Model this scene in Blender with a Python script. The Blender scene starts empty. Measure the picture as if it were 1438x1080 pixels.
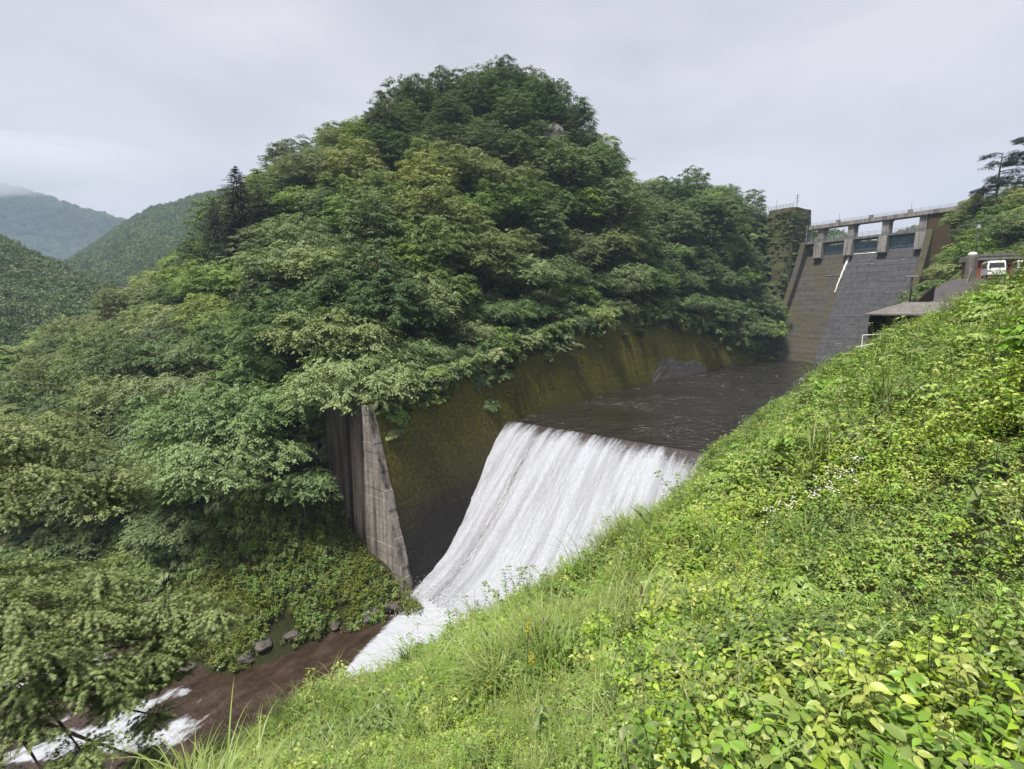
import bpy, bmesh, math, random
import numpy as np
from mathutils import Vector, Matrix

# ------------------------------------------------------------------ camera, sky, sun, exposure
scene = bpy.context.scene
COL = scene.collection
rng = np.random.default_rng(7)
random.seed(7)

FPX, CU, CV = 700.0, 719.0, 540.0
TH = math.atan(100.0 / FPX)
CT, ST = math.cos(TH), math.sin(TH)
CAMZ = 14.0

cam_data = bpy.data.cameras.new("camera")
cam_data.sensor_fit = 'HORIZONTAL'
cam_data.angle = 2 * math.atan(719.0 / FPX)
cam_data.clip_start = 0.05
cam_data.clip_end = 6000
cam = bpy.data.objects.new("camera", cam_data)
COL.objects.link(cam)
cam.location = (0, 0, CAMZ)
cam.rotation_euler = (math.radians(90) - TH, 0, 0)
scene.camera = cam

SUN_EL, SUN_AZ = math.radians(66), math.radians(225)   # high, behind the photographer's left shoulder
world = bpy.data.worlds.new("World")
scene.world = world
world.use_nodes = True
wn = world.node_tree
wn.nodes.clear()
def wnode(t, **k):
    n = wn.nodes.new(t)
    for a, b in k.items():
        setattr(n, a, b)
    return n
w_out = wnode('ShaderNodeOutputWorld')
w_bg = wnode('ShaderNodeBackground')
w_sky = wnode('ShaderNodeTexSky', sky_type='NISHITA')
w_sky.sun_disc = False
w_sky.sun_elevation = SUN_EL
w_sky.sun_rotation = SUN_AZ
w_sky.dust_density = 3.0
w_tc = wnode('ShaderNodeTexCoord')
w_map = wnode('ShaderNodeMapping')
w_map.inputs['Scale'].default_value = (1.0, 1.0, 2.6)
w_n = wnode('ShaderNodeTexNoise')
w_n.inputs['Scale'].default_value = 1.7
w_n.inputs['Detail'].default_value = 5
w_n.inputs['Roughness'].default_value = 0.52
w_r = wnode('ShaderNodeValToRGB')
w_r.color_ramp.elements[0].position = 0.36
w_r.color_ramp.elements[0].color = (4.4, 4.45, 5.0, 1)
w_r.color_ramp.elements[1].position = 0.64
w_r.color_ramp.elements[1].color = (6.2, 6.0, 6.45, 1)
w_mix = wnode('ShaderNodeMix', data_type='RGBA')
w_mix.inputs['Factor'].default_value = 0.93            # closed cloud deck over a little clear-sky tint
wn.links.new(w_tc.outputs['Generated'], w_map.inputs['Vector'])
wn.links.new(w_map.outputs['Vector'], w_n.inputs['Vector'])
wn.links.new(w_n.outputs['Fac'], w_r.inputs['Fac'])
wn.links.new(w_sky.outputs['Color'], w_mix.inputs['A'])
wn.links.new(w_r.outputs['Color'], w_mix.inputs['B'])
wn.links.new(w_mix.outputs['Result'], w_bg.inputs['Color'])
w_bg.inputs['Strength'].default_value = 0.095
wn.links.new(w_bg.outputs['Background'], w_out.inputs['Surface'])

sun_d = bpy.data.lights.new("sun", 'SUN')
sun_d.energy = 4.6
sun_d.angle = math.radians(10)
sun_d.color = (1.0, 0.95, 0.86)
sun = bpy.data.objects.new("sun", sun_d)
COL.objects.link(sun)
sd = Vector((math.sin(SUN_AZ) * math.cos(SUN_EL), math.cos(SUN_AZ) * math.cos(SUN_EL), math.sin(SUN_EL)))
sun.rotation_euler = (-sd).to_track_quat('-Z', 'Y').to_euler()
sun.location = (0, 0, 80)

scene.view_settings.view_transform = 'Standard'
scene.view_settings.look = 'None'
scene.view_settings.gamma = 1.0
scene.view_settings.use_curve_mapping = False
scene.view_settings.exposure = 0.5
scene.render.engine = 'CYCLES'
cy = scene.cycles
cy.max_bounces = 6
cy.diffuse_bounces = 2
cy.glossy_bounces = 3
cy.transmission_bounces = 4
cy.transparent_max_bounces = 8
cy.volume_bounces = 2
cy.use_denoising = True
cy.caustics_reflective = False
cy.caustics_refractive = False

# ------------------------------------------------------------------ helpers
def P(u, v, t):
    """point of the place: bearing of a spot in the photograph at a chosen distance t"""
    dx, dy = (u - CU) / FPX, (CV - v) / FPX
    return np.array([t * dx, t * (CT + dy * ST), CAMZ + t * (dy * CT - ST)])

def project(p):
    x, y, z = p[..., 0], p[..., 1], p[..., 2] - CAMZ
    t = y * CT - z * ST
    return CU + FPX * x / t, CV - FPX * (y * ST + z * CT) / t, t

class RBF:
    """smooth ground through survey points"""
    def __init__(self, pts, smooth=0.6):
        pts = np.array(pts, float)
        self.c = pts[:, :2]
        n = len(pts)
        d = np.linalg.norm(self.c[:, None] - self.c[None], axis=2)
        A = np.zeros((n + 3, n + 3))
        A[:n, :n] = -d - smooth * np.eye(n) * -1.0
        A[:n, :n] = -d + smooth * np.eye(n)
        Pm = np.c_[np.ones(n), self.c]
        A[:n, n:] = Pm
        A[n:, :n] = Pm.T
        b = np.r_[pts[:, 2], np.zeros(3)]
        s = np.linalg.solve(A, b)
        self.w, self.a = s[:n], s[n:]
    def __call__(self, x, y):
        x = np.asarray(x, float); y = np.asarray(y, float)
        sh = x.shape
        q = np.c_[x.ravel(), y.ravel()]
        out = np.empty(len(q))
        for i in range(0, len(q), 20000):
            qq = q[i:i + 20000]
            d = np.linalg.norm(qq[:, None] - self.c[None], axis=2)
            out[i:i + 20000] = -d @ self.w + self.a[0] + qq @ self.a[1:]
        return out.reshape(sh)

_lat = np.random.default_rng(3).random((256, 256))
def vnoise(x, y):
    xi, yi = np.floor(x).astype(int), np.floor(y).astype(int)
    fx, fy = x - xi, y - yi
    fx = fx * fx * (3 - 2 * fx); fy = fy * fy * (3 - 2 * fy)
    g = lambda a, b: _lat[a % 256, b % 256]
    return (g(xi, yi) * (1 - fx) + g(xi + 1, yi) * fx) * (1 - fy) + (g(xi, yi + 1) * (1 - fx) + g(xi + 1, yi + 1) * fx) * fy
def fbm(x, y, o=4):
    s, a, r = 0, 0.5, 0
    for i in range(o):
        s = s + a * (vnoise(x, y) - 0.5); r += a
        x = x * 2.03 + 17.1; y = y * 2.01 + 9.7; a *= 0.5
    return s / r * 2

def np_mesh(name, V, F, mat=None, tone=None, uv=None, smooth=False, extra_mats=()):
    me = bpy.data.meshes.new(name)
    V = np.asarray(V, np.float32)
    if isinstance(F, np.ndarray):
        m, q = F.shape
        me.vertices.add(len(V)); me.vertices.foreach_set('co', V.ravel())
        me.loops.add(m * q); me.loops.foreach_set('vertex_index', F.ravel().astype(np.int32))
        me.polygons.add(m)
        me.polygons.foreach_set('loop_start', np.arange(0, m * q, q, dtype=np.int32))
    else:
        me.from_pydata([tuple(map(float, v)) for v in V], [], F)
    me.update(calc_edges=True)
    me.validate()
    if tone is not None:
        a = me.attributes.new('tone', 'FLOAT', 'POINT')
        a.data.foreach_set('value', np.asarray(tone, np.float32))
    if uv is not None:
        l = me.uv_layers.new(name='UVMap')
        li = np.empty(len(me.loops), np.int32); me.loops.foreach_get('vertex_index', li)
        l.data.foreach_set('uv', np.asarray(uv, np.float32)[li].ravel())
    if smooth:
        me.polygons.foreach_set('use_smooth', np.ones(len(me.polygons), bool))
    if mat is not None:
        me.materials.append(mat)
    for e in extra_mats:
        me.materials.append(e)
    return me

def link(name, me, parent=None, label=None, cat=None, group=None, kind=None, loc=None):
    o = bpy.data.objects.new(name, me)
    COL.objects.link(o)
    if parent is not None:
        o.parent = parent
    if loc is not None:
        o.location = loc
    if label: o['label'] = label
    if cat: o['category'] = cat
    if group: o['group'] = group
    if kind: o['kind'] = kind
    return o

def thing(name, label, cat, loc=(0, 0, 0), rz=0.0, group=None):
    o = link(name, None, None, label, cat, group)
    o.location = loc
    o.rotation_euler = (0, 0, rz)
    o.empty_display_size = 0.3
    return o

class MB:
    """collects boxes, tubes and quads into one mesh"""
    def __init__(self):
        self.v, self.f = [], []
    def add(self, V, F):
        n = len(self.v)
        self.v += [tuple(map(float, p)) for p in V]
        self.f += [tuple(i + n for i in f) for f in F]
        return self
    def box(self, x0, x1, y0, y1, z0, z1):
        V = [(x, y, z) for z in (z0, z1) for y in (y0, y1) for x in (x0, x1)]
        return self.add(V, [(0, 2, 3, 1), (4, 5, 7, 6), (0, 1, 5, 4), (2, 6, 7, 3), (0, 4, 6, 2), (1, 3, 7, 5)])
    def hexa(self, lo, hi):
        """four bottom and four top corners, counter-clockwise from above"""
        V = list(lo) + list(hi)
        return self.add(V, [(3, 2, 1, 0), (4, 5, 6, 7), (0, 1, 5, 4), (1, 2, 6, 5), (2, 3, 7, 6), (3, 0, 4, 7)])
    def prism(self, prof, x0, x1, axis='x'):
        """profile (a, b) extruded along an axis"""
        n = len(prof)
        if axis == 'x':
            V = [(x0, a, b) for a, b in prof] + [(x1, a, b) for a, b in prof]
        elif axis == 'y':
            V = [(a, x0, b) for a, b in prof] + [(a, x1, b) for a, b in prof]
        else:
            V = [(a, b, x0) for a, b in prof] + [(a, b, x1) for a, b in prof]
        F = [tuple(range(n))[::-1], tuple(range(n, 2 * n))]
        F += [(i, (i + 1) % n, n + (i + 1) % n, n + i) for i in range(n)]
        return self.add(V, F)
    def tube(self, path, radii, sides=6, cap=True):
        path = [Vector(p) for p in path]
        if not hasattr(radii, '__len__'): radii = [radii] * len(path)
        rings = []
        for i, p in enumerate(path):
            d = (path[min(i + 1, len(path) - 1)] - path[max(i - 1, 0)]).normalized()
            a = d.orthogonal().normalized() if abs(d.z) > 0.95 else Vector((0, 0, 1)).cross(d).normalized()
            b = d.cross(a)
            rings.append([p + (a * math.cos(2 * math.pi * k / sides) + b * math.sin(2 * math.pi * k / sides)) * radii[i] for k in range(sides)])
        V = [q for r in rings for q in r]
        F = []
        for i in range(len(path) - 1):
            for k in range(sides):
                F.append((i * sides + k, i * sides + (k + 1) % sides, (i + 1) * sides + (k + 1) % sides, (i + 1) * sides + k))
        if cap:
            F.append(tuple(range(sides))[::-1]); F.append(tuple(range((len(path) - 1) * sides, len(path) * sides)))
        return self.add(V, F)
    def mesh(self, name, mat, bevel=0.0, smooth=False):
        me = bpy.data.meshes.new(name)
        me.from_pydata(self.v, [], self.f)
        bm = bmesh.new(); bm.from_mesh(me)
        bmesh.ops.recalc_face_normals(bm, faces=bm.faces)
        if bevel > 0:
            bmesh.ops.bevel(bm, geom=bm.edges[:], offset=bevel, segments=1, affect='EDGES', clamp_overlap=True)
        bm.to_mesh(me); bm.free()
        if smooth:
            me.polygons.foreach_set('use_smooth', np.ones(len(me.polygons), bool))
        me.materials.append(mat)
        return me

def grid_faces(nu, nv):
    i = np.arange(nu - 1)[:, None] * nv + np.arange(nv - 1)[None]
    i = i.ravel()
    return np.c_[i, i + nv, i + nv + 1, i + 1]

# ------------------------------------------------------------------ materials
class NT:
    def __init__(self, name):
        self.m = bpy.data.materials.new(name); self.m.use_nodes = True
        self.t = self.m.node_tree; self.t.nodes.clear()
        self.out = self.t.nodes.new('ShaderNodeOutputMaterial')
    def n(self, typ, ins=None, **k):
        nd = self.t.nodes.new(typ)
        for a, b in k.items(): setattr(nd, a, b)
        for a, b in (ins or {}).items():
            s = nd.inputs[a]
            if hasattr(b, 'is_output'): self.t.links.new(b, s)
            else: s.default_value = b
        return nd
    def l(self, a, b): self.t.links.new(a, b)
    def coords(self, kind='Object', scale=(1, 1, 1), rot=(0, 0, 0)):
        tc = self.n('ShaderNodeTexCoord')
        mp = self.n('ShaderNodeMapping', {'Vector': tc.outputs[kind], 'Scale': scale, 'Rotation': rot})
        return mp.outputs[0]
    def noise(self, vec, scale, detail=4, rough=0.55):
        return self.n('ShaderNodeTexNoise', {'Vector': vec, 'Scale': scale, 'Detail': detail, 'Roughness': rough}).outputs['Fac']
    def ramp(self, fac, stops, interp='LINEAR'):
        r = self.n('ShaderNodeValToRGB', {'Fac': fac})
        r.color_ramp.interpolation = interp
        e = r.color_ramp.elements
        while len(e) < len(stops): e.new(0.5)
        for i, (p, c) in enumerate(stops):
            e[i].position = p
            e[i].color = (c, c, c, 1) if not hasattr(c, '__len__') else (*c, 1)
        return r.outputs['Color']
    def mix(self, fac, a, b, blend='MIX'):
        m = self.n('ShaderNodeMix', data_type='RGBA', blend_type=blend)
        for s, val in (('Factor', fac), ('A', a), ('B', b)):
            if hasattr(val, 'is_output'): self.l(val, m.inputs[s])
            elif s == 'Factor': m.inputs[s].default_value = val
            else: m.inputs[s].default_value = (*val, 1)
        return m.outputs['Result']
    def math(self, op, a, b=0.0, clamp=False):
        m = self.n('ShaderNodeMath', operation=op, use_clamp=clamp)
        for i, val in enumerate((a, b)):
            if hasattr(val, 'is_output'): self.l(val, m.inputs[i])
            else: m.inputs[i].default_value = val
        return m.outputs[0]
    def bsdf(self, color, rough=0.8, spec=0.3, bump=None, bstr=0.3, bdist=0.05, metal=0.0):
        b = self.n('ShaderNodeBsdfPrincipled')
        for s, val in (('Base Color', color), ('Roughness', rough), ('Specular IOR Level', spec), ('Metallic', metal)):
            if hasattr(val, 'is_output'): self.l(val, b.inputs[s])
            elif s == 'Base Color': b.inputs[s].default_value = (*val, 1)
            else: b.inputs[s].default_value = val
        if bump is not None:
            bn = self.n('ShaderNodeBump', {'Height': bump, 'Strength': bstr, 'Distance': bdist})
            self.l(bn.outputs[0], b.inputs['Normal'])
        self.l(b.outputs[0], self.out.inputs['Surface'])
        return b

def leaf_mat(name, dark, light, hue_shift=(0, 0, 0), trans=0.22, rough=0.5, spec=0.22, rand=0.5, sat=0.74):
    t = NT(name)
    at = t.n('ShaderNodeAttribute', attribute_name='tone')
    oi = t.n('ShaderNodeObjectInfo')
    f = t.math('ADD', t.math('MULTIPLY', at.outputs['Fac'], 1 - rand), t.math('MULTIPLY', oi.outputs['Random'], rand), True)
    c = t.mix(f, dark, light)
    hs = t.n('ShaderNodeHueSaturation', {'Color': c})
    r2 = t.math('FRACT', t.math('MULTIPLY', oi.outputs['Random'], 37.7))
    t.l(t.math('ADD', t.math('MULTIPLY', r2, 0.045), 0.4775), hs.inputs['Hue'])
    t.l(t.math('ADD', t.math('MULTIPLY', r2, 0.25), sat), hs.inputs['Saturation'])
    p = t.n('ShaderNodeBsdfPrincipled', {'Base Color': hs.outputs[0], 'Roughness': rough, 'Specular IOR Level': spec})
    tr = t.n('ShaderNodeBsdfTranslucent')
    tc = t.mix(1.0, hs.outputs[0], (1.15, 1.2, 0.55), 'MULTIPLY')
    t.l(tc, tr.inputs['Color'])
    mx = t.n('ShaderNodeMixShader', {0: trans, 1: p.outputs[0], 2: tr.outputs[0]})
    t.l(mx.outputs[0], t.out.inputs['Surface'])
    return t.m

def plain(name, color, rough=0.6, spec=0.4, var=0.15, scale=3.0, metal=0.0, bump=0.0):
    t = NT(name)
    n = t.noise(t.coords(), scale, 5, 0.6)
    lo = tuple(c * (1 - var) for c in color); hi = tuple(min(1, c * (1 + var)) for c in color)
    c = t.mix(t.ramp(n, [(0.3, 0.0), (0.7, 1.0)]), lo, hi)
    t.bsdf(c, rough, spec, n if bump else None, bump, 0.02, metal)
    return t.m

M = {}
M['leaf_a'] = leaf_mat('leaf_mid_green', (0.070, 0.112, 0.024), (0.290, 0.385, 0.092))
M['leaf_b'] = leaf_mat('leaf_dark_green', (0.045, 0.078, 0.028), (0.185, 0.262, 0.085))
M['leaf_c'] = leaf_mat('leaf_yellow_green', (0.105, 0.150, 0.022), (0.320, 0.395, 0.065))
M['leaf_d'] = leaf_mat('leaf_grey_green', (0.072, 0.114, 0.040), (0.255, 0.340, 0.120))
M['leaf_pale'] = leaf_mat('leaf_pale_green', (0.095, 0.136, 0.045), (0.320, 0.395, 0.145))
M['leaf_pine'] = leaf_mat('conifer_needles', (0.016, 0.028, 0.018), (0.036, 0.054, 0.032), trans=0.1)
M['leaf_far'] = leaf_mat('distant_forest_leaves', (0.050, 0.085, 0.034), (0.190, 0.260, 0.090), trans=0.2)
M['leaf_dead'] = leaf_mat('withered_twigs', (0.12, 0.075, 0.05), (0.24, 0.15, 0.10), trans=0.1)
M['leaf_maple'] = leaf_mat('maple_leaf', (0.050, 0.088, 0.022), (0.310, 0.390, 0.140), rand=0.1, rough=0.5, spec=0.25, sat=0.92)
M['weed_a'] = leaf_mat('weed_leaf', (0.110, 0.195, 0.026), (0.340, 0.480, 0.090), rough=0.42, spec=0.45, sat=0.85)
M['weed_b'] = leaf_mat('weed_leaf_yellowish', (0.185, 0.260, 0.025), (0.440, 0.540, 0.085), rough=0.42, spec=0.45, sat=0.85)
M['weed_c'] = leaf_mat('weed_leaf_deep', (0.080, 0.135, 0.026), (0.210, 0.300, 0.070), rough=0.42, spec=0.45, sat=0.85)
M['grass'] = leaf_mat('grass_blade', (0.120, 0.180, 0.034), (0.300, 0.370, 0.100), rough=0.45, spec=0.4, sat=0.85)
M['bank'] = leaf_mat('bank_weed', (0.080, 0.110, 0.018), (0.220, 0.245, 0.045), sat=0.85)
M['petal_white'] = plain('white_petal', (0.75, 0.75, 0.70), 0.6, 0.2, 0.08)
M['petal_yellow'] = plain('yellow_petal', (0.62, 0.48, 0.03), 0.6, 0.2, 0.12)
M['seed'] = plain('seed_head', (0.13, 0.12, 0.055), 0.8, 0.1, 0.3, 20)
M['stem'] = plain('stem', (0.10, 0.13, 0.04), 0.7, 0.2, 0.25, 9)
M['bark'] = plain('bark', (0.075, 0.060, 0.048), 0.95, 0.1, 0.4, 4, bump=0.5)

def soil():
    t = NT('soil_and_litter')
    v = t.coords()
    n = t.noise(v, 0.6, 8, 0.65)
    c = t.ramp(n, [(0.3, (0.020, 0.024, 0.010)), (0.55, (0.035, 0.038, 0.014)), (0.75, (0.055, 0.048, 0.024))])
    t.bsdf(c, 0.95, 0.1, t.noise(v, 3, 6, 0.7), 0.8, 0.2)
    return t.m
M['soil'] = soil()

def mossy_wall():
    t = NT('mossy_concrete')
    v = t.coords('UV')
    big = t.noise(t.coords('UV', (0.06, 0.14, 1)), 1.0, 5, 0.6)
    streak = t.noise(t.coords('UV', (0.9, 0.05, 1)), 1.0, 6, 0.65)
    fine = t.noise(v, 2.5, 8, 0.7)
    conc = t.ramp(fine, [(0.25, (0.012, 0.010, 0.008)), (0.55, (0.026, 0.021, 0.018)), (0.85, (0.070, 0.061, 0.053))])
    moss = t.ramp(fine, [(0.25, (0.022, 0.020, 0.003)), (0.5, (0.098, 0.090, 0.006)), (0.75, (0.240, 0.215, 0.014))])
    sep = t.n('ShaderNodeSeparateXYZ', {0: t.n('ShaderNodeTexCoord').outputs['UV']})
    hgt = t.math('MULTIPLY', t.math('ADD', sep.outputs[1], 7.0), 0.055)             # moss thrives above the splash zone
    f = t.math('ADD', t.math('ADD', hgt, t.math('MULTIPLY', big, 1.2)), t.math('MULTIPLY', streak, 0.75))
    f = t.ramp(t.math('SUBTRACT', f, 0.95), [(0.0, 0.0), (0.5, 1.0)])
    c = t.mix(f, conc, moss)
    st = t.ramp(t.math('ADD', t.math('MULTIPLY', streak, 0.6), t.math('MULTIPLY', big, 0.4)), [(0.40, 1.0), (0.60, 0.42)])
    c = t.mix(1.0, c, st, 'MULTIPLY')
    t.bsdf(c, t.ramp(streak, [(0.3, 0.9), (0.7, 0.5)]), 0.3, fine, 0.6, 0.12)
    return t.m
M['moss_wall'] = mossy_wall()

def concrete(name, base, stain, moss=0.0, lift=0.0, mossc=(0.085, 0.06, 0.012), streak_amt=1.0):
    t = NT(name)
    v = t.coords()
    fine = t.noise(v, 2.0, 8, 0.68)
    big = t.noise(t.coords('Object', (0.16, 0.16, 0.10)), 1.0, 5, 0.6)
    streak = t.noise(t.coords('Object', (1.4, 1.4, 0.06)), 1.0, 6, 0.65)
    c = t.mix(t.ramp(fine, [(0.3, 0), (0.75, 1)]), tuple(b * 0.65 for b in base), tuple(min(1, b * 1.25) for b in base))
    c = t.mix(t.math('MULTIPLY', t.ramp(streak, [(0.42, 0.0), (0.62, 0.85)]), streak_amt), c, stain)
    if moss:
        c = t.mix(t.math('MULTIPLY', t.ramp(big, [(0.5 - moss * 0.25, 0.0), (0.66, 1.0)]), 0.9), c, mossc)
    b = fine
    if lift:
        hz = t.noise(t.coords('Object', (0.12, 0.12, lift)), 1.0, 4, 0.6)
        c = t.mix(t.ramp(hz, [(0.40, 0.0), (0.75, 0.45)]), c, tuple(min(1, x * 1.6) for x in base))
    t.bsdf(c, 0.85, 0.25, b, 0.4, 0.05)
    return t.m
M['dam_face'] = concrete('dam_spillway_concrete', (0.080, 0.078, 0.084), (0.024, 0.023, 0.025), moss=0.0, lift=1.6, streak_amt=0.7)
M['dam_moss'] = concrete('dam_mossy_concrete', (0.076, 0.072, 0.072), (0.024, 0.022, 0.020), moss=0.35, mossc=(0.068, 0.052, 0.012), lift=1.6, streak_amt=0.7)
M['pier'] = concrete('pier_concrete', (0.30, 0.285, 0.265), (0.10, 0.09, 0.08))
M['deck'] = concrete('deck_concrete', (0.20, 0.195, 0.19), (0.09, 0.085, 0.08))
M['end_wall'] = concrete('streaked_end_wall', (0.29, 0.26, 0.235), (0.030, 0.024, 0.020), streak_amt=1.15)
M['end_wall_dark'] = concrete('dark_streaked_concrete', (0.125, 0.102, 0.09), (0.020, 0.017, 0.015), streak_amt=1.15)
M['brown_wall'] = concrete('brown_stained_concrete', (0.070, 0.046, 0.030), (0.030, 0.020, 0.012), moss=0.8, mossc=(0.065, 0.045, 0.018))
M['ivy_wall'] = concrete('overgrown_stone', (0.115, 0.095, 0.075), (0.045, 0.038, 0.025), moss=1.0, mossc=(0.06, 0.065, 0.02))

def rock_mat(name, a, b, c3):
    t = NT(name)
    v = t.coords()
    n = t.noise(v, 0.9, 9, 0.68)
    c = t.ramp(n, [(0.3, a), (0.55, b), (0.8, c3)])
    t.bsdf(c, 0.8, 0.35, t.noise(t.coords('Object', (1, 1, 0.5)), 1.6, 9, 0.7), 0.9, 0.25)
    return t.m
M['rock'] = rock_mat('dark_wet_rock', (0.030, 0.027, 0.026), (0.075, 0.068, 0.066), (0.15, 0.14, 0.135))
M['river_rock'] = rock_mat('river_rock', (0.050, 0.042, 0.036), (0.115, 0.10, 0.088), (0.22, 0.20, 0.18))
M['pale_rock'] = rock_mat('pale_cliff_rock', (0.07, 0.065, 0.06), (0.15, 0.14, 0.13), (0.24, 0.22, 0.205))

def pool_mat():
    t = NT('pool_water')
    v1 = t.coords('Object', (1.0, 1.0, 1.0))
    patch = t.ramp(t.noise(v1, 0.055, 3, 0.5), [(0.34, 0.12), (0.55, 1.0)])
    a = t.noise(t.coords('Object', (0.62, 1.2, 1.0), (0, 0, 0.45)), 0.95, 4, 0.55)
    b = t.noise(v1, 0.35, 2, 0.5)
    h = t.math('ADD', t.math('MULTIPLY', a, patch), t.math('MULTIPLY', b, 0.25))
    c = t.mix(t.noise(v1, 0.08, 3), (0.012, 0.010, 0.006), (0.022, 0.017, 0.010))
    t.bsdf(c, 0.03, 0.5, h, 1.0, 1.3)
    return t.m
M['pool'] = pool_mat()

def fall_mat():
    """falling water: brown glassy sheet at the lip, tearing into white foam down the chute"""
    t = NT('falling_water')
    tc = t.n('ShaderNodeTexCoord')
    sep = t.n('ShaderNodeSeparateXYZ', {0: tc.outputs['UV']})
    p, s = sep.outputs[0], sep.outputs[1]
    st1 = t.noise(t.coords('UV', (0.9, 0.09, 1)), 1.0, 4, 0.6)
    st2 = t.noise(t.coords('UV', (7.0, 1.5, 1)), 1.0, 7, 0.72)
    st3 = t.noise(t.coords('UV', (9.0, 6.0, 1)), 1.0, 8, 0.75)
    # distance below the lip at which white appears grows towards the right bank
    start = t.math('ADD', t.math('MULTIPLY', t.math('POWER', p, 1.5), 0.009), 0.15)
    f = t.math('DIVIDE', t.math('SUBTRACT', s, start), 2.6)
    f = t.math('ADD', f, t.math('MULTIPLY', t.math('SUBTRACT', st1, 0.5), 3.2))
    f = t.math('ADD', f, t.math('MULTIPLY', t.math('SUBTRACT', st2, 0.5), 1.8))
    f = t.math('MINIMUM', f, 1.0)
    # one thin dark lane where the sheet stays unbroken
    lane = t.math('ABSOLUTE', t.math('SUBTRACT', p, t.math('ADD', 5.6, t.math('MULTIPLY', s, 0.03))))
    lane = t.math('SUBTRACT', 1.0, t.math('DIVIDE', lane, 1.1), True)
    lane = t.math('MULTIPLY', lane, t.math('ADD', t.math('MULTIPLY', st2, 1.6), -0.25))
    f = t.math('SUBTRACT', f, t.math('MULTIPLY', lane, 1.2))
    edge = t.math('MULTIPLY', t.math('SUBTRACT', st3, 0.5), 0.9)
    f = t.math('ADD', f, edge, True)
    c = t.mix(f, (0.050, 0.040, 0.036), (0.43, 0.45, 0.495))
    c = t.mix(t.math('MULTIPLY', t.ramp(st2, [(0.36, 0.55), (0.60, 0.0)]), f), c, (0.22, 0.23, 0.265))
    c = t.mix(t.math('MULTIPLY', t.ramp(st1, [(0.34, 0.75), (0.56, 0.0)]), f), c, (0.17, 0.175, 0.20))
    c = t.mix(t.math('MULTIPLY', t.ramp(st3, [(0.38, 0.6), (0.58, 0.0)]), f), c, (0.27, 0.28, 0.32))
    rg = t.math('ADD', t.math('MULTIPLY', f, 0.45), 0.08)
    h = t.math('ADD', t.math('MULTIPLY', st2, 0.7), t.math('MULTIPLY', st3, 0.8))
    t.bsdf(c, rg, 0.5, h, 0.6, 0.09)
    return t.m
M['fall'] = fall_mat()

def river_mat():
    t = NT('river_water')
    v = t.coords('UV')
    flow = t.noise(t.coords('UV', (0.75, 0.30, 1)), 1.0, 7, 0.70)
    fine = t.noise(t.coords('UV', (2.6, 1.5, 1)), 1.0, 8, 0.74)
    at = t.n('ShaderNodeAttribute', attribute_name='tone')            # foam along the tail of the chute and over rapids
    f = t.math('ADD', at.outputs['Fac'], t.math('MULTIPLY', t.math('SUBTRACT', fine, 0.5), 1.1))
    f = t.math('ADD', f, t.math('MULTIPLY', t.math('SUBTRACT', flow, 0.5), 0.9))
    f = t.ramp(f, [(0.52, 0.0), (0.82, 1.0)])
    bed = t.ramp(flow, [(0.3, (0.018, 0.012, 0.009)), (0.5, (0.045, 0.028, 0.020)), (0.7, (0.085, 0.060, 0.047))])
    c = t.mix(f, bed, (0.42, 0.44, 0.48))
    rip = t.noise(t.coords('UV', (0.9, 2.4, 1)), 1.0, 4, 0.6)
    t.bsdf(c, t.math('ADD', t.math('MULTIPLY', f, 0.4), 0.04), 0.6, t.math('ADD', t.math('MULTIPLY', rip, 2.2), t.math('ADD', fine, flow)), 0.6, 0.10)
    return t.m
M['river'] = river_mat()
M['rail'] = plain('galvanised_steel', (0.36, 0.37, 0.38), 0.5, 0.5, 0.1, 6, 0.4)
M['white_metal'] = plain('white_painted_metal', (0.72, 0.72, 0.70), 0.45, 0.5, 0.06, 5)
M['dark_metal'] = plain('dark_painted_metal', (0.035, 0.037, 0.04), 0.5, 0.5, 0.15, 6)
M['gate'] = plain('teal_gate_paint', (0.155, 0.235, 0.270), 0.55, 0.4, 0.25, 0.9)
M['asphalt'] = plain('asphalt', (0.075, 0.068, 0.070), 0.9, 0.2, 0.25, 1.4, bump=0.3)
M['roof'] = plain('weathered_roof', (0.155, 0.145, 0.135), 0.85, 0.2, 0.25, 2.2, bump=0.3)
M['roof_edge'] = plain('grey_coping', (0.20, 0.195, 0.19), 0.85, 0.2, 0.2, 2.0)
M['timber'] = plain('dark_timber', (0.035, 0.028, 0.023), 0.85, 0.2, 0.3, 5)
M['car_white'] = plain('white_car_paint', (0.78, 0.78, 0.77), 0.25, 0.5, 0.03, 2)
M['glass'] = plain('dark_glass', (0.02, 0.022, 0.025), 0.08, 0.6, 0.1, 2)
M['rubber'] = plain('tyre_rubber', (0.02, 0.02, 0.02), 0.8, 0.2, 0.2, 8)
M['lamp_glass'] = plain('lamp_lens', (0.6, 0.6, 0.56), 0.2, 0.5, 0.05)
M['stone'] = concrete('weathered_stone', (0.22, 0.205, 0.19), (0.08, 0.075, 0.065))

def brick_mat():
    t = NT('red_brick_wall')
    v = t.coords('Object', (1, 1, 1), (math.radians(90), 0, 0))
    b = t.n('ShaderNodeTexBrick', {'Vector': v, 'Color1': (0.26, 0.060, 0.036, 1), 'Color2': (0.33, 0.085, 0.05, 1),
            'Mortar': (0.20, 0.12, 0.09, 1), 'Scale': 3.2, 'Mortar Size': 0.015})
    n = t.noise(t.coords(), 1.2, 5)
    c = t.mix(t.ramp(n, [(0.3, 0.0), (0.75, 0.45)]), b.outputs['Color'], (0.15, 0.05, 0.035))
    t.bsdf(c, 0.85, 0.2)
    return t.m
M['brick'] = brick_mat()

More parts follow.
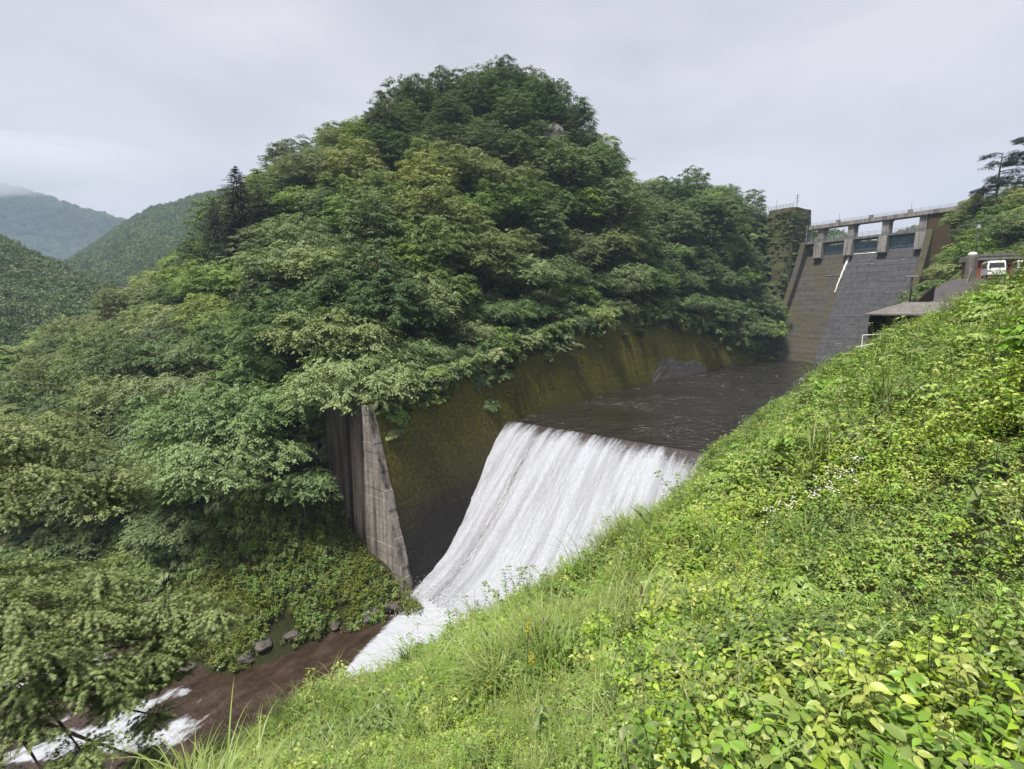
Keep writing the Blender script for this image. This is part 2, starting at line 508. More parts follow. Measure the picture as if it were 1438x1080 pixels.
# ------------------------------------------------------------------ layout frame of the spillway
W = np.array([0.0, 64.7])                       # left end of the weir lip, pool level is z = 0
FD = np.array([-0.6113, -0.7914])               # downstream
RD = np.array([0.7914, -0.6113])                # towards the right bank
def sp(s, p, z=0.0):
    q = W + FD * s + RD * p
    return np.array([q[0], q[1], z])
def to_sp(x, y):
    dx, dy = x - W[0], y - W[1]
    return dx * FD[0] + dy * FD[1], dx * RD[0] + dy * RD[1]
LW = np.array([sp(23, 0)[:2], W, [21.7, 93.0], [51.0, 126.0], [80.7, 152.0], [88.0, 159.0]])    # left water line
RW = np.array([sp(60, 26)[:2], sp(0, 26)[:2], [42.5, 77.0], [72.0, 110.0], [97.5, 128.5]])      # right water line

def side_of(poly, x, y):
    """signed distance to a polyline, positive towards the right bank"""
    best = np.full(np.shape(x), 1e9); sg = np.zeros(np.shape(x)); bp_ = np.zeros(np.shape(x))
    for a, b in zip(poly[:-1], poly[1:]):
        d = b - a; L2 = d @ d
        t = np.clip(((x - a[0]) * d[0] + (y - a[1]) * d[1]) / L2, 0, 1)
        ex, ey = x - a[0] - t * d[0], y - a[1] - t * d[1]
        dist = np.hypot(ex, ey)
        cr = d[1] * (x - a[0]) - d[0] * (y - a[1])
        pd = np.abs(cr) / math.sqrt(L2)
        m = (dist < best - 1e-6) | ((np.abs(dist - best) <= 1e-6) & (pd > bp_))
        best = np.where(m, dist, best); sg = np.where(m, np.sign(cr), sg); bp_ = np.where(m, pd, bp_)
    return best * sg

# ------------------------------------------------------------------ ground sheet
gz = -19.0
me = np_mesh('ground', [(-1280, -200, gz), (1280, -200, gz), (1280, 1290, gz), (-1280, 1290, gz)], [(0, 1, 2, 3)], M['soil'])
link('ground', me, kind='structure')

# ------------------------------------------------------------------ the wooded hill on the left bank
hill_px = [  # bearing in the photograph and distance of the ground under the trees
    (700,132,125),(750,142,125),(600,158,120),(510,205,112),(430,255,105),(395,310,100),(795,180,124),(840,236,124),(868,345,130),(930,358,138),
    (985,318,140),(1040,318,144),(1078,322,150),
    (690,225,108),(600,270,98),(500,320,90),(800,290,110),(690,320,94),(600,370,85),(500,420,74),(800,370,102),(900,370,112),
    (1000,370,126),(690,420,84),(800,435,94),(900,440,106),(1000,440,126),(1075,450,146),
    (480,575,57),(560,556,61),(640,530,70),(740,505,82),(850,470,97),(950,465,115),(1030,475,136),
    (340,340,100),(250,418,106),(170,460,112),(400,420,80),(300,470,80),(200,525,84),(100,562,88),(0,612,80),(300,580,62),
    (400,580,57),(200,640,60),(100,650,62),(0,680,62),(350,700,49),(440,700,52),(250,720,54),(150,760,54),
    (500,770,52),(480,740,53),(560,838,47),(450,880,44),(330,800,47),(330,930,40),(400,830,45),(250,860,46),(420,770,49),
    (-150,640,80),(-200,740,60),(-250,560,110)]
hill_pts = [P(*a) for a in hill_px]
hill_pts += [np.array(q, float) for q in [
    (-10,165,50),(40,175,48),(-50,160,40),(-10,220,20),(-90,200,10),(80,200,40),(60,230,20),(110,190,38),(125,240,20),
    (-30,32,-17.5),(-22,24,-17.5),(-45,38,-17.5),(-12,34,-17.5),(-13,38,-16.5),(-60,46,-17),(-90,52,-17),(-12,26,-17.5),(-130,60,-15),(-180,80,-10),(-180,140,-4),(-120,120,-6)]]
hillf0 = RBF(hill_pts, 0.4)
def hillf(x, y):
    x = np.asarray(x, float); y = np.asarray(y, float)
    h = hillf0(x, y)
    s_, p_ = to_sp(x, y)
    zt = np.interp(-s_, [-22, 0, 35, 73, 102, 137], [5.0, 8.5, 14.5, 13.0, 5.5, 4.0])      # ground behind the wall stays below its top
    lim = zt - 0.5 + np.maximum(0, -side_of(LW, x, y) - (0.3 * zt + 0.3)) * np.interp(-s_, [60, 100], [2.1, 3.6])
    h = np.where(s_ < 21.6, np.minimum(h, lim), h)
    return h + 0.9 * fbm(np.asarray(x) / 9.0, np.asarray(y) / 9.0) + 0.25 * fbm(np.asarray(x) / 1.7 + 40, np.asarray(y) / 1.7)

def heightfield(name, fn, x0, x1, y0, y1, step, mat, keep=None, **kw):
    xs = np.arange(x0, x1 + 1e-6, step); ys = np.arange(y0, y1 + 1e-6, step)
    X, Y = np.meshgrid(xs, ys, indexing='ij')
    Z = fn(X, Y)
    V = np.c_[X.ravel(), Y.ravel(), Z.ravel()]
    F = grid_faces(len(xs), len(ys))
    if keep is not None:
        c = V[F].mean(axis=1)
        F = F[keep(c[:, 0], c[:, 1])]
    used = np.unique(F); rm = np.full(len(V), -1); rm[used] = np.arange(len(used))
    return link(name, np_mesh(name, V[used], rm[F], mat, smooth=True), **kw)

def hill_keep(x, y):
    s, p = to_sp(x, y)
    d = side_of(LW, x, y)
    zt = np.interp(-s, [-22, 0, 35, 73, 102, 137], [5.0, 8.5, 14.5, 13.0, 5.5, 4.0])
    return ~((d > -0.3 * zt + 1.2) & (s < 21.6)) & ~((p > -1.6) & (s > -5) & (s < 21.6)) & ~((p > -9.3) & (p < 0) & (s > 19.2) & (s < 21.4)) & ~((p > 2.2) & (s > -5) & (s < 27))
heightfield('hill', hillf, -200, 130, 20, 240, 2.0, M['soil'], hill_keep, kind='structure')

# ------------------------------------------------------------------ right bank: weedy slope, road and wooded abutment
bank_px = [
    (1438,1080,2.0),(1250,1080,2.1),(1100,1080,2.3),(900,1080,2.7),(719,1080,3.3),(560,1080,4.4),(400,1080,7.0),(300,1075,11.0),
    (1438,900,2.6),(1438,780,3.5),(1438,660,5.0),(1438,560,7.5),(1438,480,12.0),(1438,438,20.0),
    (1280,900,3.0),(1280,760,4.6),(1280,640,7.6),(1280,550,13.0),(1290,490,24.0),(1330,455,33.0),
    (1100,900,3.6),(1100,780,5.6),(1110,680,9.5),(1120,600,17.0),(1130,545,30.0),(1185,520,38.0),(1240,474,39.0),
    (900,980,3.9),(900,880,6.2),(900,800,11.0),(920,750,19.0),(960,738,33.0),(1020,672,36.0),(1065,600,38.0),
    (719,1000,4.9),(719,930,8.0),(730,880,14.0),(600,1010,7.5),(600,950,12.0),(500,1020,10.0),
    (1000,706,43.0),(930,738,37.5),(850,788,31.5),(720,850,24.0),(600,902,19.0),(450,976,14.5),(330,1024,12.5)]
bank_pts = [P(*a) for a in bank_px]
bank_pts += [np.array(q, float) for q in [
    (0,0,12.15),(2,-3,13.4),(6,-4,15),(-3,-3,11.6),(-8,-2,8),(8,2,15.2),(12,8,16),(18,12,17.5),(-14,8,-1.5),(-20,2,-4),(-24,10,-12),
    (-30,-4,-10),(-17,16,-9),(-8,17,-2),(-12,20,-14),(-30,15,-18),(-20,22,-18),(-45,20,-18),(25,18,18),(30,-10,26)]]
for s_, z_ in ((2, 0.9), (8, .3), (14, -.3), (20, -.9)):
    bank_pts.append(sp(s_, 26.4, z_))
for q, z_ in zip(((30.5, 61), (42.5, 76), (57, 93), (72, 109), (86, 119)), (1.0, 1.5, 2, 3, 6)):
    bank_pts.append(np.array([q[0] + 0.8, q[1] - 0.8, z_]))
bank_pts += [P(*a) for a in [(1210,500,45),(1290,478,45),(1340,462,44),(1330,425,52),(1300,445,50),(1400,392,58.5),(1438,395,58),(1438,392,64),(1345,408,60),
     (1300,430,66),(1330,395,85),(1300,430,95),(1290,440,112),(1345,370,98),(1400,345,90),(1438,335,86),(1345,325,122),(1390,292,114),(1438,285,108),(1400,284,130),(1438,276,130),(1345,320,135)]]
bank_pts += [np.array(q, float) for q in [(160,120,42),(170,60,42),(130,30,40),(90,10,34),(150,180,36),(120,165,36),(118,138,32),(115,132,30)]]
bankf0 = RBF(bank_pts, 0.15)
def bankf(x, y):
    x = np.asarray(x); y = np.asarray(y)
    d = np.hypot(x, y)
    a = np.clip(d / 12, 0.25, 1)
    return bankf0(x, y) - 0.32 * np.clip(d / 6, 0.5, 1) + a * 1.15 * fbm(x / 3.6, y / 3.6, 3) * np.clip((d - 3.5) / 6, .10, 1) + 0.06 * fbm(x / 0.7, y / 0.7, 2)
def bank_keep(x, y):
    s, p = to_sp(x, y)
    d = side_of(RW, x, y)
    return ~((d < 0.35) & (s < 27)) & ~((d < 0.35) & (s > 27) & (s < 60) & (p < 26) & (bankf0(x, y) < -30))
heightfield('right_bank', bankf, -50, 40, -12, 60, 0.75, M['soil'], bank_keep, kind='structure')
heightfield('abutment_slope', lambda x, y: bankf(x, y) - 0.02, 39.25, 175, -12, 185, 2.0, M['soil'],
            lambda x, y: bank_keep(x, y) & ~((x + 0.66 * y > 171) & (x + .66 * y < 230) & (y - 1.52 * x > -40)), kind='structure')

# ------------------------------------------------------------------ water
nS, nP = 460, 120
pool = []
polyL = np.array([sp(0.3, -1.0)[:2], [21.7, 93.0], [51.0, 126.0], [80.7, 152.0], [90, 160]])
polyR = np.array([sp(0.3, 27)[:2], [43.5, 76.0], [73.0, 109.0], [98.5, 127.5], [106, 135]])
def along(poly, n):
    d = np.r_[0, np.cumsum(np.linalg.norm(np.diff(poly, axis=0), axis=1))]
    q = np.linspace(0, d[-1], n)
    return np.c_[np.interp(q, d, poly[:, 0]), np.interp(q, d, poly[:, 1])]
a, b = along(polyL, nS), along(polyR, nS)
k = np.linspace(-0.03, 1.0, nP)[None, :, None]
V = (a[:, None] * (1 - k) + b[:, None] * k).reshape(-1, 2)
V = np.c_[V, 0.09 * fbm((V[:, 0] * .85 - V[:, 1] * .5) / 3.4, (V[:, 0] * .5 + V[:, 1] * .85) / 1.7, 3) * np.clip(0.25 + 1.6 * vnoise(V[:, 0] / 17 + 4, V[:, 1] / 17), .1, 1.0)]
link('pool_water', np_mesh('pool_water', V, grid_faces(nS, nP), M['pool'], smooth=True), kind='structure')

prof_s = [0, .7, 1.5, 2.6, 4, 6, 9, 12.5, 15.5, 18, 20, 21.6, 24, 30, 36]
prof_z = [0, -.10, -.38, -.95, -2.0, -3.7, -6.3, -9.3, -11.4, -12.6, -13.15, -13.4, -13.55, -13.7, -13.8]
def chute_z(s): return np.interp(s, prof_s, prof_z)
ss = np.linspace(0, 23, 330); pp = np.linspace(0, 1, 360)
S, T = np.meshgrid(ss, pp, indexing='ij')
Zc = chute_z(S)
for _ in range(3):
    Zc[1:-1] = (Zc[:-2] + Zc[1:-1] * 2 + Zc[2:]) / 4
P0 = -0.3 * Zc - 0.2
PP = P0 + (26.2 - P0) * T
amp = np.clip((S - 0.8 - 0.05 * PP) / 4, 0, 1)
disp = amp * (0.16 * fbm(PP * 1.6, S * 0.16 + 5) + 0.06 * fbm(PP * 4.5, S * 0.9 + 50) + 0.05 * fbm(PP * 9, S * 5 + 90))
pilem = np.clip(1 - np.abs(PP - P0) / 0.8, 0, 1) * amp * 0.35                 # water piles against the wall
Sx, Zx = S + disp * 0.5, Zc + disp * 0.8 + pilem
q = W[None, None] + FD * Sx[..., None] + RD * PP[..., None]
V = np.c_[q.reshape(-1, 2), Zx.ravel()]
me = np_mesh('waterfall', V, grid_faces(330, 360), M['fall'], uv=np.c_[PP.ravel(), S.ravel()], smooth=True)
link('waterfall', me, kind='structure')

# river below the chute: a wandering sheet with foam where it is broken
xs = np.linspace(-150, 24, 360); ys = np.linspace(-10, 75, 180)
X, Y = np.meshgrid(xs, ys, indexing='ij')
s, p = to_sp(X, Y)
zr = np.interp(-X, [-30, 10, 20, 40, 80, 150], [-13.5, -13.55, -14.1, -15.0, -15.6, -16.2])
left_b = np.interp(s, [21, 24, 28, 34, 40, 50], [3.6, 4.8, 6.0, 8.0, 10.5, 14])
foam = np.clip((p - left_b) / 1.2 + 0.35, 0, 1) * np.clip((46 - s) / 6, 0, 1)
rap = np.clip(fbm(X / 5 + 3, Y / 3 + 8, 4) * 2.6 + 0.12, 0, 0.8) * np.clip((-X - 19) / 4, 0, 1)
foam = np.maximum(foam, rap)
zr = zr + 0.16 * fbm(X / 1.1, Y / 1.1) * (0.3 + foam) + 0.35 * np.clip((p - left_b) / 3, 0, 1) * np.clip((27 - s) / 6, 0, 1)
F = grid_faces(360, 180); V = np.c_[X.ravel(), Y.ravel(), zr.ravel()]
c = V[F].mean(axis=1); cs, cp = to_sp(c[:, 0], c[:, 1])
F = F[(cs > 21.0) & ~((cp < 0) & (cs < 22.5))]
me = np_mesh('river', V, F, M['river'], tone=foam.ravel(), uv=np.c_[p.ravel(), s.ravel()], smooth=True)
link('river', me, kind='structure')

# ------------------------------------------------------------------ left mossy training wall
def wall_dir_pts(n):
    d = np.r_[0, np.cumsum(np.linalg.norm(np.diff(LW, axis=0), axis=1))]
    q = np.linspace(1.2, d[-1], n)
    pts = np.c_[np.interp(q, d, LW[:, 0]), np.interp(q, d, LW[:, 1])]
    kk = 9
    pad = np.r_[np.repeat(pts[:1], kk, 0), pts, np.repeat(pts[-1:], kk, 0)]
    sm = np.array([pad[i:i + 2 * kk + 1].mean(axis=0) for i in range(n)])
    m = np.clip((q - 24) / 10, 0, 1)[:, None]
    pts = pts * (1 - m) + sm * m
    tg = np.gradient(pts, axis=0); tg /= np.linalg.norm(tg, axis=1)[:, None]
    nr = np.c_[tg[:, 1], -tg[:, 0]]                    # towards the channel
    return q, pts, nr
n = 200
q, pts, nr = wall_dir_pts(n)
ztop = np.interp(q, [0, 23, 58, 96, 125, 160], [5.0, 8.5, 14.5, 13.0, 5.5, 4.0])
zbot = np.interp(q, [0, 22, 24, 160], [-16, -16, -16, -2])
rows = 120
vv = np.linspace(0, 1, rows)
Z = zbot[:, None] + (ztop - zbot)[:, None] * vv
off = -0.30 * Z + 0.10 * fbm(q[:, None] / 3.0 + Z * 0, Z / 3.0) * (1 - vv) + 0.03 * fbm(q[:, None] / .7 + 0 * Z, Z / .7) - 0.05 * ((Z % 2.4) < 0.14) + 0.04 * (vnoise(np.floor(q[:, None] / 6.0) * 3.1 + 0 * Z, np.floor(Z / 2.4) * 1.7) - .5)
XY = pts[:, None] + nr[:, None] * off[..., None]
front = np.c_[XY.reshape(-1, 2), Z.ravel()]
backoff = np.minimum(-0.30 * ztop - 0.45, -0.45)
bxy = pts + nr * backoff[:, None]
btop = np.c_[bxy, ztop]; bbot = np.c_[bxy, zbot]
V = np.r_[front, btop, bbot]
F = [tuple(r) for r in grid_faces(n, rows)]
o1, o2 = n * rows, n * rows + n
for i in range(n - 1):
    F.append((i * rows + rows - 1, (i + 1) * rows + rows - 1, o1 + i + 1, o1 + i))
    F.append((o1 + i, o1 + i + 1, o2 + i + 1, o2 + i))
uv = np.r_[np.c_[np.repeat(q, rows), Z.ravel()], np.c_[q, ztop], np.c_[q, zbot]]
lwall = thing('retaining_wall', 'long mossy olive brown concrete wall along the left side of pool and chute', 'retaining wall', tuple(sp(12, 0, -14)))
lw_mesh = np_mesh('wall_face', V, F, M['moss_wall'], uv=uv, smooth=True)
def child(name, me, root, **k):
    o = link(name, me, root, **k)
    o.matrix_parent_inverse = Matrix.Translation(-Vector(root.location)) if root.rotation_euler.z == 0 else root.matrix_basis.inverted()
    return o
child('wall_face', lw_mesh, lwall)
# end face: pale streaked wedge, widening downwards because the channel side leans
i0 = 0
mb = MB()
zs = np.repeat(np.linspace(-16, 5.0, 24), 2)[1:-1]
cj = np.random.default_rng(5)
ends = 23 - 1.2
Vw = []
for k2, z in enumerate(zs):                    # board-marked courses, each a little proud or shy of the next
    if k2 % 2 == 0: js, jp = cj.uniform(-.035, .035), cj.uniform(-.05, .06)
    z = z + (0.012 if k2 % 2 == 0 else -0.012)
    Vw += [sp(ends + 0.06 + js, -0.30 * z + 0.16 + jp, z), sp(ends + 0.06 + js, -1.95, z), sp(ends - 0.9, -1.95, z), sp(ends - 0.9, -0.30 * z + 0.16 + jp, z)]
Fw = []
for i in range(len(zs) - 1):
    b0, b1 = i * 4, i * 4 + 4
    for k2 in range(4):
        Fw.append((b0 + k2, b0 + (k2 + 1) % 4, b1 + (k2 + 1) % 4, b1 + k2))
Fw.append(tuple(range(len(zs) * 4 - 4, len(zs) * 4)))
mb.add(Vw, Fw)
child('end_face', mb.mesh('end_face', M['end_wall']), lwall, label='pale streaked end face of the wall')
# buttress behind, dark with rust and lime streaks, in two panels with a drain groove
for (pa, pb, sa) in ((-4.6, -1.96, ends - 0.25), (-9.2, -5.1, ends - 0.1)):
    mb = MB().hexa([sp(sa, pb, -14), sp(sa, pa, -14), sp(sa - 4, pa, -14), sp(sa - 4, pb, -14)],
                   [sp(sa, pb, 5.0), sp(sa, pa, 5.0), sp(sa - 4, pa, 5.0), sp(sa - 4, pb, 5.0)])
    child('buttress', mb.mesh('buttress', M['end_wall_dark'], 0.05), lwall)
mb = MB().hexa([sp(ends - 0.75, -4.61, -14), sp(ends - .75, -5.09, -14), sp(ends - 4, -5.09, -14), sp(ends - 4, -4.61, -14)],
               [sp(ends - 0.75, -4.61, 4.8), sp(ends - .75, -5.09, 4.8), sp(ends - 4, -5.09, 4.8), sp(ends - 4, -4.61, 4.8)])
child('drain_groove', mb.mesh('drain_groove', M['timber']), lwall)

# right wall of chute and pool, mostly behind the weeds
rwall = thing('retaining_wall', 'low moss capped wall at the right end of the weir lip', 'retaining wall', tuple(sp(2, 26, -14)))
mb = MB()
pts2 = [sp(60, 26.1), sp(34, 26.1), sp(22, 26.1), sp(8, 26.1), sp(-1, 26.1), np.array([42.7, 76.9, 0]), np.array([72.2, 109.9, 0]), np.array([97.7, 128.4, 0])]
tops = [-13.2, -2.3, -1.9, -0.6, 0.5, 1.0, 2.4, 8]
Vr, Fr = [], []
for i, (a, t_) in enumerate(zip(pts2, tops)):
    d = (pts2[min(i + 1, 7)] - pts2[max(i - 1, 0)])[:2]; d = d / np.linalg.norm(d)
    nn = np.array([d[1], -d[0], 0]) * 0.9
    Vr += [(*a[:2], -17), (*a[:2], t_), (*(a + nn)[:2], t_), (*(a + nn)[:2], -17)]
for i in range(7):
    for k2 in range(4):
        Fr.append((i * 4 + k2, i * 4 + (k2 + 1) % 4, i * 4 + 4 + (k2 + 1) % 4, i * 4 + 4 + k2))
mb.add(Vr, Fr)
child('wall_face', mb.mesh('wall_face', M['ivy_wall']), rwall)

# weir body under the falling water
weir = thing('weir', 'concrete weir with a curved lip under the white sheet of falling water', 'weir', tuple(sp(10, 13, -16)))
mb = MB()
pr = [(-0.6, -17), (-0.6, -0.45), (0.4, -0.42), (1.4, -0.85), (2.6, -1.5), (4, -2.6), (6, -4.3), (9, -6.9), (12.5, -9.9), (15.5, -12.0), (18, -13.2), (21, -14.0), (24, -14.2), (24, -17)]
V = [sp(s_, -0.3 * min(z_, 0) - 0.4, z_) for s_, z_ in pr] + [sp(s_, 26.05, z_) for s_, z_ in pr]
nn = len(pr)
mb.add(V, [tuple(range(nn)), tuple(range(nn, 2 * nn))] + [(i, (i + 1) % nn, nn + (i + 1) % nn, nn + i) for i in range(nn)])
child('spillway_slab', mb.mesh('spillway_slab', M['dam_face']), weir)

# ------------------------------------------------------------------ dam
DO = np.array([93.6, 160.5]); DA = np.array([0.55, -0.835]); DA = DA / np.linalg.norm(DA); DN = np.array([-DA[1] * -1, DA[0]]) * -1
DN = np.array([DA[1], -DA[0]])            # downstream side
if DN[0] > 0: DN = -DN
drot = math.atan2(DA[1], DA[0])
dam = thing('dam', 'dark concrete gravity dam with three teal gates behind the pool', 'dam', (DO[0], DO[1], 0), drot)
# local axes of the dam: x along the crest towards the right bank, -y downstream
def part(name, mb, mat, parent=dam, bevel=0.0, **k):
    return link(name, mb.mesh(name, mat, bevel), parent, **k)
ZS, ZL, ZU = 31.7, 35.6, 40.2
def face_y(z): return -(ZS - z) * 0.49
def face_panel(x0, x1, setback, name, mat, lab):
    prof = []
    z = ZS
    prof += [(3.0, ZS - 0.6), (1.0, ZS), (0.0 + setback, ZS - 0.05)]
    while z > -2:
        z1 = max(z - 1.55, -2.0)
        jut = random.uniform(-0.025, 0.025)
        prof.append((face_y(z - 0.10) + setback + jut, z - 0.10))
        prof.append((face_y(z1 + 0.06) + setback + jut, z1 + 0.06))
        prof.append((face_y(z1) + setback + 0.05, z1))
        z = z1
    prof += [(3.0, -2.0)]
    part(name, MB().prism(prof, x0, x1), mat, label=lab)
face_panel(-1.0, 11.0, 0.25, 'spillway_face', M['dam_moss'], 'mossy brown left part of the spillway face')
face_panel(11.05, 28.9, 0.0, 'spillway_face', M['dam_face'], 'dark grey right part of the spillway face')
# leaking water on the face
mb = MB()
path = []
for i in range(16):
    z = ZS - 0.4 - i * 0.75
    path.append((11.3 - i * 0.05 + random.uniform(-.1, .1), face_y(z) - 0.12, z))
mb.tube(path, [0.34 - 0.014 * i for i in range(16)], 5)
mb.tube([(12 + k * 0.9, -0.3 - 0.05 * (k % 2), ZS - 0.55 - 0.02 * k) for k in range(8)], [.12, .1, .1, .12, .1, .14, .22, .12], 4)
part('leak_stream', mb, M['petal_white'], label='thin white stream leaking down the face')
mb = MB()
for (x0, x1, z) in ((13.5, 18.5, 27.9), (20, 27, 28.3), (6.5, 10.6, 25.2), (23, 25, 19.6), (12, 14.6, 21.5)):
    part('lime_streak', MB().tube([(x, face_y(z) - 0.06, z + 0.03 * math.sin(x * 3)) for x in np.linspace(x0, x1, 9)], [.03] + [.09] * 7 + [.03], 4), M['pier'])

PX = [2.9, 11.3, 19.9, 28.4]
for x in PX:
    mb = MB().prism([(4.0, ZS - 1.5), (4.0, ZL - 0.35), (-1.9, ZL - 0.35), (-2.2, ZS - 0.9), (-0.6, ZS - 1.4)], x - 1.1, x + 1.1)
    part('pier', mb, M['pier'], bevel=0.06)
    mb = MB().box(x - 0.85, x + 0.85, -0.9, 1.7, ZL + 0.32, ZU - 0.5)
    mb.box(x - 1.05, x + 1.05, -1.1, 1.9, ZU - 0.85, ZU - 0.49)
    part('tower_column', mb, M['pier'], bevel=0.04)
for i in range(3):
    a, b = PX[i] + 1.12, PX[i + 1] - 1.12
    g = part('gate', MB().box(a, b, 0.30, 0.55, ZS + 0.03, ZS + (2.6, 2.75, 3.35)[i]), M['gate'])
    for k2 in range(3):
        part('gate_rib', MB().box(a + 0.05, b - 0.05, 0.05, 0.298, ZS + 0.45 + k2 * 0.85, ZS + 0.62 + k2 * 0.85), M['gate'], g)
    for k2 in range(7):
        xx = a + (b - a) * (k2 + 0.5) / 7
        part('gate_stiffener', MB().box(xx - 0.06, xx + 0.06, 0.14, 0.296, ZS + 0.06, ZS + 2.5), M['gate'], g)
    part('gate_beam', MB().box(a, b, -0.2, 0.9, ZL - 0.62, ZL - 0.36), M['deck'])
part('lower_deck', MB().box(-1.5, 29.5, -1.3, 2.2, ZL - 0.35, ZL + 0.32), M['deck'], bevel=0.03)
ud = part('upper_deck', MB().box(-0.3, 40.0, -1.4, 2.3, ZU - 0.48, ZU + 0.32), M['deck'], bevel=0.03)
part('edge_beam', MB().box(-0.3, 40.0, -1.55, -1.41, ZU - 0.6, ZU + 0.5), M['pier'], ud)
def railing(name, x0, x1, y, z, h, step, parent, mat=M['rail']):
    mb = MB()
    for k2 in range(int((x1 - x0) / step) + 1):
        x = x0 + k2 * step
        mb.box(x - 0.035, x + 0.035, y - 0.035, y + 0.035, z, z + h)
    for zz in (0.36, 0.68, 1.0):
        mb.box(x0, x1, y - 0.03, y + 0.03, z + h * zz - 0.05, z + h * zz)
    return part(name, mb, mat, parent)
railing('railing', -1.4, 29.3, -1.2, ZL + 0.32, 1.1, 1.6, dam)
railing('railing', -0.2, 39.8, -1.48, ZU + 0.5, 0.75, 2.0, dam)
for k2, x in enumerate((7.2, 15.8, 25.0, 35.5)):
    mb = MB().box(x - 0.45, x + 0.45, -0.4, 0.5, ZU + 0.32, ZU + 1.5)
    h = part('hoist_box', mb, M['deck'], bevel=0.05)
    if k2 in (0, 2):
        part('mast', MB().tube([(x + 0.2, 0, ZU + 1.45), (x + 0.2, 0, ZU + 3.3)], 0.07, 5), M['rail'], h)
# small stair tower with rails at the left end
mb = MB()
for dx_, dy_ in ((0, 0), (1.6, 0), (0, 1.6), (1.6, 1.6)):
    mb.box(-1.2 + dx_ - .06, -1.2 + dx_ + .06, -1.0 + dy_ - .06, -1.0 + dy_ + .06, ZL + 0.32, ZU + 0.9)
for k2 in range(5):
    mb.box(-1.3, 0.5, -1.05, 0.65, ZL + 1.0 + k2 * 1.0, ZL + 1.08 + k2 * 1.0)
part('stair_tower', mb, M['rail'])
# side walls of the spillway face
def side_wall(x0, x1, rise, ztop, name, mat):
    prof = [(3.0, ztop), (-1.5, ztop), (face_y(ZS - 2) - 2.2, ZS - 1.0 + rise)]
    prof += [(face_y(z) - 2.2, z + rise) for z in (24, 16, 8, 1)] + [(face_y(-2) - 2.2, -2), (3.0, -2)]
    part(name, MB().prism(prof, x0, x1), mat, bevel=0.05)
side_wall(-2.6, -1.02, 0.1, ZL + 0.4, 'side_wall', M['dam_moss'])
side_wall(29.52, 31.0, 0.6, ZL + 0.2, 'side_wall', M['ivy_wall'])
part('wing_wall', MB().hexa([(29.6, -2.6, 14), (29.6, 2.9, 14), (39.5, 2.9, 14), (39.5, -2.6, 14)], [(29.6, -1.0, ZU - 0.62), (29.6, 2.0, ZU - 0.62), (37.2, 2.0, ZU - 0.62), (37.2, -1.0, ZU - 0.62)]),
     M['brown_wall'], label='rust brown wing wall at the right end of the dam')

# overgrown abutment block with look-out railing left of the gates
ab = thing('abutment_tower', 'overgrown stone abutment with railing and aerial above the left end of the dam', 'abutment', (DO[0], DO[1], 0), drot)
bm = bmesh.new()
V = []
F = []
na, nz = 28, 26
for j in range(nz):
    z = -1 + (47.2 + 1) * j / (nz - 1)
    for i in range(na):
        a = 2 * math.pi * i / na
        ca, sa = math.cos(a), math.sin(a)
        r = 1.0 / (abs(ca) ** 5 + abs(sa) ** 5) ** 0.2
        kx = 4.7 + 2.2 * (1 - j / (nz - 1)) ; ky = 6 + 8 * (1 - j / (nz - 1))
        jit = 1 + 0.07 * float(fbm(np.array([i * 0.9]), np.array([j * 0.8]))[0])
        V.append((-9.2 + ca * r * kx * jit, 3 + sa * r * ky * jit, z))
for j in range(nz - 1):
    for i in range(na):
        F.append((j * na + i, j * na + (i + 1) % na, (j + 1) * na + (i + 1) % na, (j + 1) * na + i))
F.append(tuple(range((nz - 1) * na, nz * na)))
bm.free()
me = bpy.data.meshes.new('stone_body'); me.from_pydata(V, [], F); me.materials.append(M['ivy_wall'])
link('stone_body', me, ab)
mb = MB()
for x in np.arange(-13.4, -4.9, 1.0):
    mb.box(x - .05, x + .05, -2.3, -2.2, 47.1, 48.5)
for z in (47.7, 48.1, 48.45):
    mb.box(-13.5, -5.0, -2.29, -2.21, z - 0.04, z + 0.04)
link('railing', mb.mesh('railing', M['rail']), ab)
mb = MB().tube([(-5.4, 0, 47.1), (-5.4, 0, 51.5)], 0.09, 5)
for z in (49.2, 50.2, 50.9):
    mb.box(-6.1, -4.7, -.05, .05, z - .04, z + .04)
link('aerial', mb.mesh('aerial', M['dark_metal']), ab)
link('pole', MB().tube([(-12.0, 0, 47.1), (-12.0, 0, 51.2)], 0.06, 5).mesh('pole', M['rail']), ab)

# parapet climbing from the deck end up the right abutment
a0, a1 = P(1338, 300, 121), P(1382, 262, 118)
mb = MB()
d = (a1 - a0)[:2]; d = d / np.linalg.norm(d); nv = np.array([-d[1], d[0], 0]) * 0.5
lo, hi = [], []
for qq in (a0 - nv, a1 - nv, a1 + nv, a0 + nv):
    hi.append(tuple(qq)); lo.append((qq[0], qq[1], qq[2] - 6))
mb.hexa(lo, hi)
o = link('parapet_wall', mb.mesh('parapet_wall', M['brown_wall'], 0.05), None, 'brown parapet wall climbing the bank past the right end of the dam', 'wall')
for k2 in range(3):
    qq = a0 + (a1 - a0) * (0.2 + 0.38 * k2)
    link('coping_stone', MB().hexa([tuple(qq - nv * 1.2), tuple(qq + (a1 - a0) * .3 - nv * 1.2), tuple(qq + (a1 - a0) * .3 + nv * 1.2), tuple(qq + nv * 1.2)],
         [tuple(x + np.array([0, 0, .35])) for x in (qq - nv * 1.2, qq + (a1 - a0) * .3 - nv * 1.2, qq + (a1 - a0) * .3 + nv * 1.2, qq + nv * 1.2)]).mesh('coping_stone', M['stone']), o)

